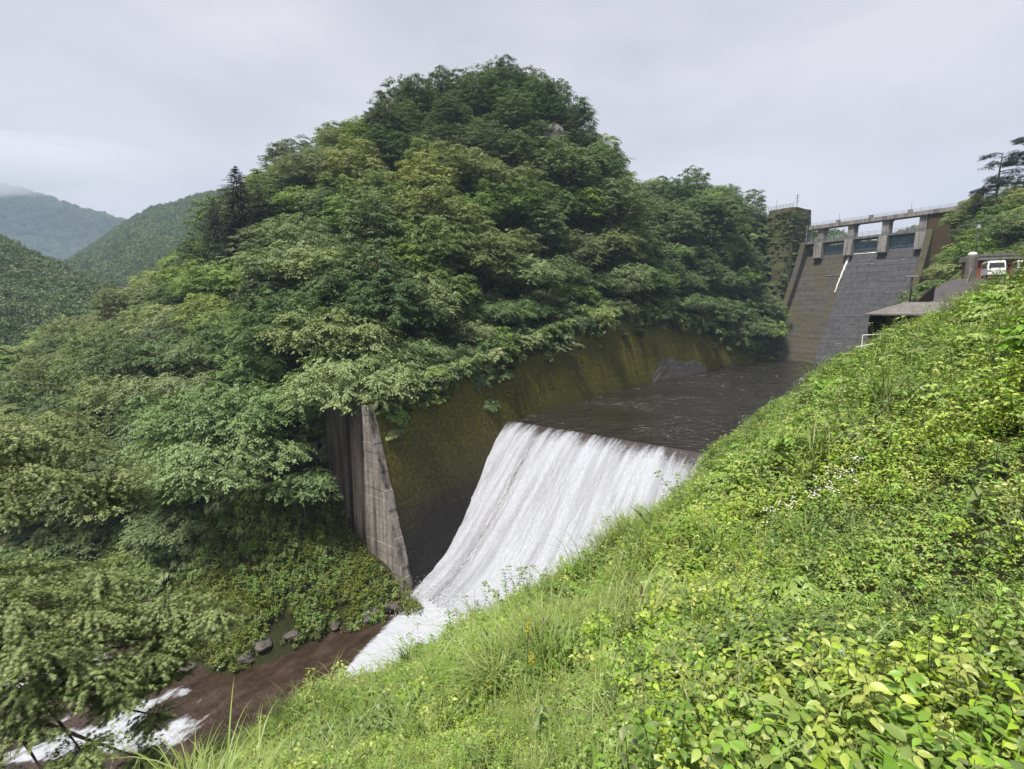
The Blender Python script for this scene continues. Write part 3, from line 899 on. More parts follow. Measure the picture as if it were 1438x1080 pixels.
# ------------------------------------------------------------------ rocks
def rock_mesh(name, mat, r, seed, sub=4, amp=0.35, freq=1.3):
    bm = bmesh.new(); bmesh.ops.create_icosphere(bm, subdivisions=sub, radius=1)
    rr = np.random.default_rng(seed)
    pl = rr.normal(size=(9, 3)); pl /= np.linalg.norm(pl, axis=1)[:, None]; dd = rr.uniform(0.62, 0.95, 9)
    for v in bm.verts:
        c = np.array(v.co)
        for a, b in zip(pl, dd):
            e = c @ a - b
            if e > 0: c = c - a * e * 0.85
        n1 = float(fbm(np.array([c[0] * freq + seed]), np.array([c[1] * freq + c[2] * 1.7]))[0])
        c = c * (1 + amp * n1)
        v.co = Vector(c * np.array(r))
    me = bpy.data.meshes.new(name); bm.to_mesh(me); bm.free()
    me.materials.append(mat)
    return me
# bare rock bulging from the foot of the mossy wall by the pool
i_mid = np.argmin(np.abs(q - 81))
rc = pts[i_mid]; dirv = np.array([nr[i_mid][1] * -1, nr[i_mid][0]]); ang = math.atan2(dirv[1], dirv[0])
o = link('rock_outcrop', rock_mesh('rock_outcrop', M['rock'], (19, 1.3, 5.6), 8, 6, 0.16, 3.4), None,
         'bare dark grey rock bulging from the foot of the mossy wall at the pool edge', 'rock')
o.location = (rc[0] + nr[i_mid][0] * -0.6, rc[1] + nr[i_mid][1] * -0.6, -0.2); o.rotation_euler = (-0.29, 0, ang)
# pale crag showing between trees below the summit
o = link('rock_crag', rock_mesh('rock_crag', M['pale_rock'], (2.6, 1.6, 2.6), 9, 4, 0.6, 2.2), None, 'pale bare crag between the trees just right below the summit of the hill', 'rock')
o.location = tuple(P(775, 190, 113))
# boulders on the river margin
protoR = [rock_mesh('boulder', M['river_rock'], (1.0, 0.75, 0.5), 20 + k2, 3, 0.3) for k2 in range(4)]
rk = 0
rock_spots = [(345,925,.8,'flat brown boulder at the edge of the brown water under the grassy bank'),
     (520,862,1.2,'pale flat boulder on the bank right below the grassy slope'),(555,850,0.9,'pale boulder nearest the foot of the streaked wall'),(370,905,1.0,'round boulder below the lower edge of the grassy bank'),
     (410,893,.8,'low boulder in the middle of the lower bank edge'),(470,878,.7,'smallest boulder on the bank between two larger ones'),
     (200,930,1.5,'boulder in the rapids behind the near maple'),(120,900,1.6,'dark boulder among white water far left behind the maple'),(262,940,1.1,'boulder beside the white rapids in front of the bank')]
for u_, v_, s_, lab in rock_spots:
    t_ = 30.0
    for _ in range(25):
        w_ = P(u_, v_, t_)
        gz_ = max(float(hillf(w_[0], w_[1])), float(np.interp(-w_[0], [-30, 10, 20, 40, 80, 150], [-13.5, -13.55, -14.1, -15.0, -15.6, -16.2])))
        t_ += (w_[2] - gz_) * 0.7
    o = link('boulder', protoR[rk % 4], None, lab, 'boulder', 'boulders on the river margin')
    w_ = P(u_, v_, t_)
    o.location = (w_[0], w_[1], gz_ + 0.05); o.scale = (s_, s_, s_ * 0.9); o.rotation_euler = (0, 0, rk * 1.7)
    rk += 1

# ------------------------------------------------------------------ foliage builders
T_DIAMOND = (np.array([(0, 0, 0), (0.42, 0.27, 0.07), (1, 0, -0.10), (0.42, -0.27, 0.07)]), np.array([(0, 1, 2, 3)]))
T_OVATE = (np.array([(0, 0, 0), (0.14, 0.17, 0.045), (0.38, 0.27, 0.055), (0.66, 0.20, 0.01), (1.0, 0, -0.20), (0.66, -0.20, 0.01), (0.38, -0.27, 0.055), (0.14, -0.17, 0.045), (0.30, 0, -0.005), (0.64, 0, -0.055)]),
           np.array([(0, 8, 1), (1, 8, 2), (2, 8, 9), (2, 9, 3), (3, 9, 4), (0, 7, 8), (7, 6, 8), (6, 9, 8), (6, 5, 9), (5, 4, 9)]))
def palmate():
    V = [(0.0, 0, 0)]
    per = []
    for a, L in ((-118, .42), (-90, .22), (-62, .72), (-45, .30), (-30, .80), (-16, .34), (0, 1.0), (16, .34), (30, .80), (45, .30), (62, .72), (90, .22), (118, .42)):
        per.append((L * math.cos(math.radians(a)), L * math.sin(math.radians(a)), -0.10 * L * L))
    V += per
    return np.array(V), np.array([(0, i, i + 1) for i in range(1, len(per))])
T_PALM = palmate()
T_NARROW = (np.array([(0, 0, 0), (0.5, 0.10, 0.02), (1, 0, -0.12), (0.5, -0.10, 0.02)]), np.array([(0, 1, 2, 3)]))

def unit(a): return a / np.maximum(np.linalg.norm(a, axis=-1, keepdims=True), 1e-9)
def place_leaves(tmpl, pos, dirs, nrm, size, tone):
    TV, TF = tmpl
    x = unit(dirs); y = unit(np.cross(nrm, x)); z = np.cross(x, y)
    B = np.stack([x, y, z], axis=1)                                    # N,3,3
    V = np.einsum('kj,nji->nki', TV, B) * np.asarray(size)[:, None, None] + pos[:, None]
    N, k = len(pos), len(TV)
    F = (TF[None] + (np.arange(N) * k)[:, None, None]).reshape(-1, TF.shape[1])
    return V.reshape(-1, 3), F, np.repeat(tone, k)

def spray_pad(r, c, R, n_spray, n_leaf, leaf, az=None, droop=0.25, thick=0.12, spread=math.pi, tone0=0.5):
    """a flat tier of foliage: twigs fanning out from c with leaves along them"""
    m = n_spray * n_leaf
    ph = (r.uniform(-spread, spread, n_spray) + (az if az is not None else 0))
    L = R * (0.45 + 0.55 * r.random(n_spray) ** 0.6)
    zt = r.normal(0, thick * R, n_spray)
    k = (np.tile(np.linspace(0.18, 1.0, n_leaf), n_spray) + r.normal(0, 0.03, m))
    ph_, L_, z_ = np.repeat(ph, n_leaf), np.repeat(L, n_leaf), np.repeat(zt, n_leaf)
    rad = L_ * k
    curve = np.repeat(r.normal(0, 0.25, n_spray), n_leaf) * k
    pos = np.c_[np.cos(ph_ + curve) * rad, np.sin(ph_ + curve) * rad, z_ - droop * R * (rad / R) ** 2 + r.normal(0, 0.03 * R, m)]
    side = np.where(np.arange(m) % 2 == 0, 1, -1) * r.uniform(0.3, 1.2, m)
    da = ph_ + curve + side
    dirs = np.c_[np.cos(da), np.sin(da), -0.25 - 0.5 * r.random(m)]
    nrm = np.c_[r.normal(0, 0.32, m) + 0.25 * np.cos(ph_), r.normal(0, 0.32, m) + 0.25 * np.sin(ph_), np.ones(m)]
    size = leaf * r.uniform(0.65, 1.25, m)
    tone = np.clip(tone0 + r.normal(0, 0.18, m) + np.repeat(r.normal(0, 0.10, n_spray), n_leaf), 0, 1)
    return pos + c, dirs, nrm, size, tone

def gather(parts, tmpl):
    a = [np.concatenate([p[i] for p in parts]) for i in range(5)]
    return place_leaves(tmpl, *a)

def make_tree(seed, H, R, flat, n_pads, leaf, mat, n_spray=9, n_leaf=13, pad_r=1.6, base=0.28):
    """broadleaf tree: tapering trunk, limbs, and tiers of leaf sprays; returns (crown mesh, trunk mesh)"""
    r = np.random.default_rng(seed)
    zc = H * (base + (1 - base) * 0.45); hz = H * (1 - base) * 0.5
    parts, tips = [], []
    lob = r.uniform(0, 6.28, 5); amp = r.uniform(0.08, 0.22, 5)
    for i in range(n_pads):
        u = (i + 0.5) / n_pads
        el = math.asin(max(-1, min(1, 1 - 1.55 * u + r.normal(0, .05))))
        az = i * 2.39996 + r.normal(0, 0.3)
        rr = (0.80 + 0.2 * r.random()) if r.random() < 0.75 else r.uniform(0.35, 0.75)
        rr *= 1 + sum(a * math.sin((k + 2) * az + l) for k, (a, l) in enumerate(zip(amp, lob))) * 0.55
        c = np.array([math.cos(az) * math.cos(el) * R * rr, math.sin(az) * math.cos(el) * R * rr, zc + math.sin(el) * hz * rr * flat + r.normal(0, 0.25)])
        pr = pad_r * r.uniform(0.7, 1.35)
        parts.append(spray_pad(r, c, pr, n_spray, n_leaf, leaf, az, droop=0.28, thick=0.13, spread=2.3, tone0=0.5 + r.normal(0, .12)))
        tips.append(c)
    m = n_pads * 7                                                       # scattered inner leaves
    rd = r.normal(size=(m, 3)); rd = unit(rd) * r.random((m, 1)) ** 0.4
    pos = rd * np.array([R * .85, R * .85, hz * .8]) + np.array([0, 0, zc])
    parts.append((pos, unit(r.normal(size=(m, 3))), unit(r.normal(size=(m, 3)) + np.array([0, 0, 1.0])), leaf * r.uniform(.7, 1.3, m), np.clip(r.normal(.4, .15, m), 0, 1)))
    V, F, T = gather(parts, T_DIAMOND)
    crown = np_mesh('crown', V, F, mat, tone=T)
    mb = MB()
    bend = r.normal(0, 0.25, 2)
    tp = [(bend[0] * (k / 5) ** 2 * 2, bend[1] * (k / 5) ** 2 * 2, -1.2 + (zc + 1.2 + hz * .3) * k / 5) for k in range(6)]
    r0 = 0.028 * H
    mb.tube(tp, [r0 * (1.25 - 0.95 * k / 5) for k in range(6)], 7)
    for c in tips[::4]:
        k = r.uniform(0.35, 0.8); b0 = np.array(tp[0]) * (1 - k) + np.array(tp[5]) * k
        mid = (b0 + c) / 2 + np.array([0, 0, 0.35])
        mb.tube([b0, mid, c], [r0 * .42, r0 * .25, r0 * .08], 4, cap=False)
    trunk = mb.mesh('trunk', M['bark'], smooth=True)
    return crown, trunk

TREES = {}
def proto(key, *a, **k): TREES[key] = make_tree(*a, **k)
proto('dome1', 11, 11, 5.6, 1.0, 84, 0.34, M['leaf_a'], n_spray=10, n_leaf=15, pad_r=1.9)
proto('dome2', 12, 12, 5.8, 1.0, 88, 0.34, M['leaf_b'], n_spray=10, n_leaf=15, pad_r=1.9)
proto('dome3', 13, 10, 5.3, 0.95, 80, 0.32, M['leaf_d'], n_spray=10, n_leaf=15, pad_r=1.9)
proto('dome4', 14, 11, 5.5, 1.0, 84, 0.34, M['leaf_c'], n_spray=10, n_leaf=15, pad_r=1.8)
proto('wide1', 15, 9, 6.2, 0.8, 84, 0.34, M['leaf_a'], n_spray=11, n_leaf=15, pad_r=2.2)
proto('wide2', 16, 9, 6.4, 0.75, 84, 0.32, M['leaf_d'], n_spray=11, n_leaf=16, pad_r=2.3)
proto('tall1', 17, 14, 4.4, 1.0, 84, 0.33, M['leaf_b'], n_spray=10, n_leaf=14, pad_r=1.5)
proto('tall2', 18, 13, 4.4, 1.05, 80, 0.33, M['leaf_a'], n_spray=10, n_leaf=14, pad_r=1.5)
proto('big', 19, 11, 6.8, 0.8, 130, 0.33, M['leaf_pale'], n_spray=12, n_leaf=16, pad_r=2.2)
proto('bigc', 29, 11, 6.2, 0.9, 120, 0.33, M['leaf_c'], n_spray=12, n_leaf=16, pad_r=2.0)
proto('small', 20, 5, 2.8, 0.85, 44, 0.24, M['leaf_d'], pad_r=1.1)

def put_tree(key, loc, scale, rz, label, group, name='broadleaf_tree', cat='tree'):
    cr, tr = TREES[key]
    root = thing(name, label, cat, loc, rz, group)
    root.scale = (scale, scale, scale)
    for nm, me in (('crown', cr), ('trunk', tr)):
        o = bpy.data.objects.new(nm, me); COL.objects.link(o); o.parent = root
    return root

# ------------------------------------------------------------------ scattering one uncountable cover through geometry nodes
def scatter(name, label, cat, pts_, rots, scl, idx, protos, parent=None):
    me = bpy.data.meshes.new(name)
    n_ = len(pts_)
    me.vertices.add(n_); me.vertices.foreach_set('co', np.asarray(pts_, np.float32).ravel())
    a = me.attributes.new('rot', 'FLOAT_VECTOR', 'POINT'); a.data.foreach_set('vector', np.asarray(rots, np.float32).ravel())
    a = me.attributes.new('scl', 'FLOAT', 'POINT'); a.data.foreach_set('value', np.asarray(scl, np.float32))
    a = me.attributes.new('pidx', 'INT', 'POINT'); a.data.foreach_set('value', np.asarray(idx, np.int32))
    o = link(name, me, parent, label, cat, kind='stuff')
    col = bpy.data.collections.new(name + '_kinds')
    for i, m_ in enumerate(protos):
        po = bpy.data.objects.new('%02d_%s' % (i, name), m_); col.objects.link(po)
    ng = bpy.data.node_groups.new(name + '_scatter', 'GeometryNodeTree')
    ng.interface.new_socket('Geometry', in_out='INPUT', socket_type='NodeSocketGeometry')
    ng.interface.new_socket('Geometry', in_out='OUTPUT', socket_type='NodeSocketGeometry')
    N = ng.nodes.new
    gi, go = N('NodeGroupInput'), N('NodeGroupOutput')
    ci = N('GeometryNodeCollectionInfo'); ci.inputs['Collection'].default_value = col
    ci.inputs['Separate Children'].default_value = True; ci.inputs['Reset Children'].default_value = True
    ip = N('GeometryNodeInstanceOnPoints'); ip.inputs['Pick Instance'].default_value = True
    def attr(nm, typ):
        x = N('GeometryNodeInputNamedAttribute'); x.data_type = typ; x.inputs['Name'].default_value = nm
        return x.outputs['Attribute']
    er = N('FunctionNodeEulerToRotation')
    L = ng.links.new
    L(gi.outputs[0], ip.inputs['Points']); L(ci.outputs[0], ip.inputs['Instance'])
    L(attr('pidx', 'INT'), ip.inputs['Instance Index'])
    L(attr('rot', 'FLOAT_VECTOR'), er.inputs[0]); L(er.outputs[0], ip.inputs['Rotation'])
    L(attr('scl', 'FLOAT'), ip.inputs['Scale'])
    L(ip.outputs[0], go.inputs[0])
    md = o.modifiers.new('scatter', 'NODES'); md.node_group = ng
    return o

def bush_mesh(seed, R, nl, leaf, mat, tmpl=T_DIAMOND, flat=0.6):
    r = np.random.default_rng(seed)
    parts = []
    for i in range(12):
        d = unit(r.normal(size=3)); d[2] = abs(d[2])
        parts.append(spray_pad(r, d * R * 0.6 * np.array([1, 1, flat]), R * 0.55, 6, nl // 72, leaf, math.atan2(d[1], d[0]), spread=2.6, thick=.2))
    V, F, T = gather(parts, tmpl)
    return np_mesh('bush', V, F, mat, tone=T)

# ------------------------------------------------------------------ trees on the hill
def visible(x, y, z, fn=hillf0):
    """is a point seen past the ground"""
    k = np.linspace(0.15, 0.97, 60)
    gx, gy = x * k, y * k
    gz_ = CAMZ + (z - CAMZ) * k
    h = np.where(side_of(LW, gx, gy) > -5, -15, fn(gx, gy))
    return bool(np.all(h < gz_ + 0.5))

def on_ground(u, v, t0, fn, lift=0.0):
    t_ = t0
    for _ in range(30):
        w = P(u, v, t_)
        t_ += (w[2] - (float(fn(w[0], w[1])) + lift)) * 0.55
    w = P(u, v, t_)
    return np.array([w[0], w[1], float(fn(w[0], w[1]))])

placed = []
def clear_of(x, y, d):
    return all((x - a) ** 2 + (y - b) ** 2 > (d * c) ** 2 for a, b, c in placed)

special = [  # bearing of the foot, distance, kind, scale, label
    (505, 545, 56, 'big', 1.05, 'large pale green spreading tree overhanging the pale streaked end of the wall'),
    (690, 500, 80, 'wide2', 0.72, 'light green layered tree leaning out over the top of the mossy wall'),
    (430, 722, 50, 'small', 1.0, 'small grey green tree alone in the dark hollow left of the streaked wall'),
    (600, 335, 87, 'bigc', 1.0, 'bright yellow green tree standing out in the middle of the central hill'),
    (1012, 305, 141, 'dome2', 1.15, 'broad dark tree crown breaking the skyline just left of the dam abutment'),
    (85, 520, 88, 'dome4', 0.55, 'small lime green tree low on the left edge of the wooded valley'),
    (470, 432, 74, 'wide1', 1.05, 'spreading mid green tree directly behind the large pale tree'),
    (880, 435, 104, 'dome3', .95, 'rounded grey green tree above the middle of the mossy wall'),
    (1035, 462, 132, 'dome2', .8, 'dark tree overhanging the pool between rock outcrop and dam'),
    (985, 452, 122, 'wide2', .8, 'spreading grey green tree over the bare rock at the pool'),
    (1052, 305, 146, 'dome2', .85, 'dark tree on the skyline between broad tree and stone abutment'),
    (1090, 345, 151, 'dome1', .8, 'tree covering the left side of the stone abutment'),
    (1078, 385, 150, 'dome2', .85, 'dark tree halfway up the bank below the stone abutment'),
    (1085, 440, 148, 'dome1', .75, 'tree squeezed between the stone abutment and the pool'),
    (1060, 452, 143, 'dome3', .9, 'rounded tree hanging over the pool at the foot of the dam'),
]
for u_, v_, t_, key, sc, lab in special:
    w = P(u_, v_, t_)
    z = float(hillf(w[0], w[1])) - 0.3
    if key == 'small': z = w[2]
    put_tree(key, (w[0], w[1], z), sc, random.uniform(0, 6.28), lab, 'broadleaf trees on the wooded hill')
    placed.append((w[0], w[1], 0.9 if key != 'small' else 0.3))

for u_, v_, t_ in ((340, 365, 92), (303, 335, 92), (366, 325, 90)):
    w = P(u_, v_, t_); placed.append((w[0], w[1], 1.5))
zone_names = {'summit': 'on the hill summit', 'upper': 'on the upper central hill', 'middle': 'on the middle of the central hill', 'foot': 'overhanging the mossy wall',
              'saddle': 'on the saddle beside the dam', 'left_up': 'near the tall conifer', 'left_low': 'left of the streaked wall', 'valley': 'in the far left valley'}
LOOK = {'dome1': 'rounded mid green tree', 'dome2': 'rounded dark green tree', 'dome3': 'rounded grey green tree', 'dome4': 'rounded yellow green tree',
        'wide1': 'wide spreading mid green tree', 'wide2': 'wide spreading grey green tree', 'tall1': 'tall narrow dark green tree', 'tall2': 'tall narrow mid green tree'}
cand = []
r = np.random.default_rng(21)
for _ in range(34000):
    x, y = r.uniform(-115, 105), r.uniform(42, 190)
    cand.append((x, y))
cand = np.array(cand)
cz = hillf(cand[:, 0], cand[:, 1])
g = 0.8
gx = (hillf0(cand[:, 0] + g, cand[:, 1]) - hillf0(cand[:, 0] - g, cand[:, 1])) / (2 * g)
gy = (hillf0(cand[:, 0], cand[:, 1] + g) - hillf0(cand[:, 0], cand[:, 1] - g)) / (2 * g)
steep = np.hypot(gx, gy)
dist_wall = side_of(LW, cand[:, 0], cand[:, 1])
ss_, pp_ = to_sp(cand[:, 0], cand[:, 1])
trees_ = []
for (x, y), z, st_, dw, s_, p_ in zip(cand, cz, steep, dist_wall, ss_, pp_):
    if z < -9.5 or dw > -5.6: continue
    if p_ > -11 and s_ > 17: continue
    u_, v_, t_ = project(np.array([x, y, z]))
    ut, vt, tt = project(np.array([x, y, z + 9.0]))
    if t_ < 30 or ut < -70 or ut > 1130: continue
    if 300 < u_ < 600 and v_ > 735: continue
    xl, yl = (x - DO[0]) * DA[0] + (y - DO[1]) * DA[1], -(x - DO[0]) * DA[1] + (y - DO[1]) * DA[0]
    if -16 < xl < 40 and -22 < yl < 10: continue
    sc = r.uniform(0.72, 1.25) * (0.82 if ut > 880 else 1.0)
    if vt < 190: sc *= 0.74
    if ut < 260: sc *= 0.74
    if dw > -11: sc *= 0.72
    if not clear_of(x, y, (6.4 if vt < 190 else 6.0) * sc / math.sqrt(1 + 0.18 * st_ * st_)): continue
    if not (visible(x, y, z + 9 * sc) or visible(x, y, z + 6 * sc)): continue
    if vt < 190 and 520 < ut < 880: zone, ks = 'summit', ('dome2', 'tall1', 'dome2', 'tall1')
    elif ut > 880: zone, ks = 'saddle', ('dome2', 'dome3', 'tall1', 'dome1', 'wide2')
    elif ut < 190: zone, ks = 'valley', ('dome1', 'dome2', 'dome3', 'wide1', 'tall2')
    elif ut < 400 and vt < 420: zone, ks = 'left_up', ('dome1', 'dome2', 'tall1', 'dome4', 'wide1')
    elif ut < 470: zone, ks = 'left_low', ('wide1', 'wide2', 'dome3', 'dome1', 'dome2', 'wide2')
    elif dw > -15: zone, ks = 'foot', ('wide2', 'dome3', 'dome2', 'wide1', 'dome3', 'wide2')
    elif vt < 290: zone, ks = 'upper', ('dome4', 'dome1', 'dome1', 'wide1', 'dome4', 'tall2', 'dome2')
    else: zone, ks = 'middle', ('dome1', 'dome2', 'wide1', 'tall2', 'dome4', 'dome3', 'tall1', 'dome1')
    trees_.append((-sc / t_, x, y, z, sc, ks[int(r.integers(len(ks)))], zone))
    placed.append((x, y, 1.0))
trees_.sort()
span = {}
for t_ in trees_[:292]:
    u_, v_, _d = project(np.array([t_[1], t_[2], t_[3] + 6.0]))
    span.setdefault(t_[6], []).append((float(u_), float(v_)))
made = {}
for _, x, y, z, sc, key, zone in trees_[:292]:
    u_, v_, _d = project(np.array([x, y, z + 6.0]))
    us_ = sorted(k_[0] for k_ in span[zone]); vs_ = sorted(k_[1] for k_ in span[zone])
    n3_ = len(us_)
    side = 'left' if u_ <= us_[n3_ // 4] else 'right' if u_ >= us_[(3 * n3_) // 4] else 'centre'
    row = 'top' if v_ <= vs_[n3_ // 4] else 'bottom' if v_ >= vs_[(3 * n3_) // 4] else 'mid'
    size = 'large' if sc > 0.98 else 'small' if sc < 0.72 else 'medium'
    o = put_tree(key, (x, y, z - 0.4), sc, r.uniform(0, 6.28), '%s %s %s, %s %s' % (size, LOOK[key], zone_names[zone], row, side), 'broadleaf trees on the wooded hill')
    made.setdefault(o['label'], []).append((math.hypot(x, y), o))
for lab, lst in made.items():
    lst.sort(key=lambda k_: k_[0])
    tags_ = {2: ('nearer of two', 'farther of two'), 3: ('nearest of three', 'middle of three', 'farthest of three')}.get(len(lst))
    if tags_ and len(lab.split()) <= 13:
        for (_, o), tg_ in zip(lst, tags_): o['label'] = lab + ', ' + tg_
rest = trees_[292:]
ntree = len(trees_)
if rest:
    ks = sorted({t_[5] for t_ in rest}); nr_ = len(rest)
    scatter('hill_forest', 'further small broadleaf trees filling the gaps on the wooded hill', 'forest', np.array([t_[1:4] for t_ in rest]) - [0, 0, .4],
            np.c_[np.zeros((nr_, 2)), r.uniform(0, 6.28, nr_)], np.array([t_[4] for t_ in rest]), np.array([ks.index(t_[5]) for t_ in rest]), [TREES[k_][0] for k_ in ks])
print('hill trees', ntree)

# shrubs and saplings between the trunks
bushes = [bush_mesh(40, 1.5, 720, 0.34, M['leaf_a']), bush_mesh(41, 1.6, 720, 0.34, M['leaf_b']), bush_mesh(42, 1.3, 720, 0.30, M['leaf_d'])]
sel = (cz > np.where(cand[:, 0] < -28, -13.5, -10)) & (dist_wall < -5.0) & ~((pp_ > -9.6) & (ss_ > 15))
uu, vv_, tt_ = project(np.c_[cand, cz])
sel &= (tt_ > 30) & (uu > -60) & (uu < 1140) & ~((uu > 300) & (uu < 600) & (vv_ > 735))
bp = np.c_[cand, cz][sel][:14000]
nb = len(bp)
scatter('undergrowth', 'dense green shrubs and saplings filling gaps between the hill trees', 'undergrowth', bp - np.array([0, 0, 0.2]),
        np.c_[r.normal(0, .2, nb), r.normal(0, .2, nb), r.uniform(0, 6.28, nb)], r.uniform(0.6, 1.5, nb), r.integers(0, 3, nb), bushes)
# creepers and low branches hanging over the wall top
hq = r.integers(2, 198, 900); hh = -np.abs(r.normal(0, 1.0, 900)) * np.where(r.random(900) < .3, 1.8, .7)
hp = np.c_[pts[hq] + nr[hq] * (-0.30 * (ztop[hq] + np.minimum(hh, 0)) + .2 - r.random(900) * .8)[:, None], ztop[hq] + hh]
hp[:, 2] += .25
scatter('hanging_creepers', 'leafy creepers hanging over the top edge of the mossy wall', 'creepers', hp, np.c_[r.normal(0, .5, (900, 2)), r.uniform(0, 6.28, 900)],
        r.uniform(0.45, 1.15, 900), r.integers(0, 3, 900), bushes)

# ------------------------------------------------------------------ conifers
def make_conifer(seed, H, R, mat, tiers=24, base=0.1, leaf=0.42):
    r = np.random.default_rng(seed)
    parts = []
    mb = MB().tube([(0, 0, -1), (0, 0, H * .5), (0, 0, H)], [0.022 * H, 0.013 * H, 0.02], 6)
    for i in range(tiers):
        k = i / (tiers - 1)
        z = H * (base + (1 - base) * k)
        RR = R * (1 - k) ** 0.62 * r.uniform(0.75, 1.1) + 0.15
        nb_ = int(6 + 4 * (1 - k))
        for j in range(nb_):
            az = 6.283 * j / nb_ + r.uniform(-.3, .3) + i
            L = RR * r.uniform(0.7, 1.1)
            m = int(10 + 16 * (1 - k))
            kk = np.linspace(0.15, 1, m)
            pos = np.c_[np.cos(az) * L * kk, np.sin(az) * L * kk, z - 0.20 * L * kk + 0.10 * L * kk ** 2 + r.normal(0, .05, m)]
            side = np.where(np.arange(m) % 2 == 0, 1, -1) * r.uniform(.4, 1.2, m)
            dirs = np.c_[np.cos(az + side), np.sin(az + side), -0.2 - 0.4 * r.random(m)]
            nrm = np.c_[r.normal(0, .3, (m, 2)), np.ones(m)]
            parts.append((pos, dirs, nrm, leaf * (1.15 - .5 * kk) * r.uniform(.8, 1.3, m) * (0.7 + .6 * (1 - k)), np.clip(r.normal(.5, .2, m), 0, 1)))
            if j % 2 == 0:
                mb.tube([(0, 0, z), tuple(pos[-1])], [0.05, 0.01], 3, cap=False)
    V, F, T = gather(parts, T_DIAMOND)
    return np_mesh('crown', V, F, mat, tone=T), mb.mesh('trunk', M['bark'])
TREES['spruce'] = make_conifer(51, 21, 8.6, M['leaf_pine'], 36, 0.1, 0.75)
TREES['spruce2'] = make_conifer(52, 12, 4.2, M['leaf_pine'], 20, 0.08, 0.5)
for u_, v_, t_, key, sc, lab in [(340, 362, 90, 'spruce', 0.77, 'tall dark conifer rising above the left shoulder of the hill'),
                                 (303, 335, 92, 'spruce2', 0.62, 'short dark conifer just left of the tall conifer'),
                                 (366, 325, 90, 'spruce2', 0.7, 'dark conifer tucked against the right side of the tall conifer')]:
    w = P(u_, v_, t_)
    put_tree(key, tuple(w - np.array([0, 0, .5])), sc, 0.7, lab, 'conifers on the left shoulder', 'conifer_tree')
def make_dead(seed, H, R):
    r = np.random.default_rng(seed)
    mb = MB().tube([(0, 0, -.5), (.2, 0, H * .5), (.1, .1, H)], [.16, .1, .02], 5)
    parts = []
    tw = MB()
    for i in range(46):
        k = r.uniform(.25, 1); az = r.uniform(0, 6.28); L = R * (1.1 - .6 * k) * r.uniform(.6, 1.1)
        a = np.array([.1, .05, H * k * .8]); b = a + np.array([math.cos(az) * L, math.sin(az) * L, L * r.uniform(.3, 1.0)])
        tw.tube([a, (a + b) / 2 + np.array([0, 0, .2]), b], [.05, .035, .012], 3, cap=False)
        for j in range(12):
            c = a + (b - a) * r.uniform(.3, 1); d = c + r.normal(0, .5, 3) + np.array([0, 0, .4])
            tw.tube([c, d], [.022, .008], 3, cap=False)
    return tw.mesh('crown', M['leaf_dead']), mb.mesh('trunk', M['leaf_dead'])
TREES['dead'] = make_dead(60, 8, 3.5)
for u_, v_, t_, sc, lab in [(158, 440, 100, .9, 'withered pinkish brown bare tree in the valley at the far left'), (112, 425, 118, .75, 'small withered tree left of the larger bare tree'),
    (607, 520, 66, .5, 'small bare snag on the wall top right of the large pale tree')]:
    w = P(u_, v_, t_)
    put_tree('dead', (w[0], w[1], float(hillf(w[0], w[1])) + (1 if u_ < 300 else .5)), sc, .4, lab, 'withered trees', 'bare_tree')

# ------------------------------------------------------------------ ridges behind
def ridge(name, sil, t_r, t_f, v_foot, rows=36, step=8.0, rough=6.0, bumps=1.0):
    sil = np.array(sil, float)
    us = np.arange(sil[0, 0], sil[-1, 0] + 1e-6, step)
    vs = np.interp(us, sil[:, 0], sil[:, 1])
    G = np.zeros((len(us), rows + 8, 3))
    for i, (u_, v_) in enumerate(zip(us, vs)):
        top = P(u_, v_, t_r); ft = P(u_, v_foot, t_f)
        for j in range(rows):
            k = j / (rows - 1)
            G[i, j] = ft * (1 - k) + top * k
            G[i, j, 2] += math.sin(k * math.pi) * (top[2] - ft[2]) * 0.06
        for j in range(8):
            G[i, rows + j] = top + (top - ft) * np.array([1, 1, 0]) * 0.10 * (j + 1)
            G[i, rows + j, 2] = top[2] - (j + 1) * abs(top[2] - ft[2]) * 0.14
    k = np.r_[np.sin(np.linspace(0, 1, rows) * math.pi) * 0.9 + 0.1, np.full(8, .3)]
    G[..., 2] += rough * k[None] * fbm(G[..., 0] / (rough * 9), G[..., 1] / (rough * 9)) * 2
    G[..., 2] = np.maximum(G[..., 2], gz - 2)
    me = np_mesh(name, G.reshape(-1, 3), grid_faces(len(us), rows + 8), M['soil'], smooth=True)
    link(name, me, kind='structure')
    return G[:, :rows + 1]
def far_crown(seed, R, n_):
    r_ = np.random.default_rng(seed)
    d = unit(r_.normal(size=(n_, 3))); d[:, 2] = np.abs(d[:, 2]) * 1.0
    lump = 1 + 0.25 * np.sin(d[:, 0] * 5 + seed) * np.sin(d[:, 1] * 6 + d[:, 2] * 4)
    pos = d * (R * r_.uniform(.7, 1.0, n_) * lump)[:, None] * np.array([1, 1, 1.1])
    V, F, T = place_leaves(T_DIAMOND, pos, unit(r_.normal(size=(n_, 3)) + d * .3), unit(d + r_.normal(0, .5, (n_, 3))), R * r_.uniform(.13, .28, n_), np.clip(r_.normal(.5, .2, n_), 0, 1))
    return np_mesh('far_crown', V, F, M['leaf_far'], tone=T)
far_protos = [far_crown(70 + i, 4.2, 1100) for i in range(4)]
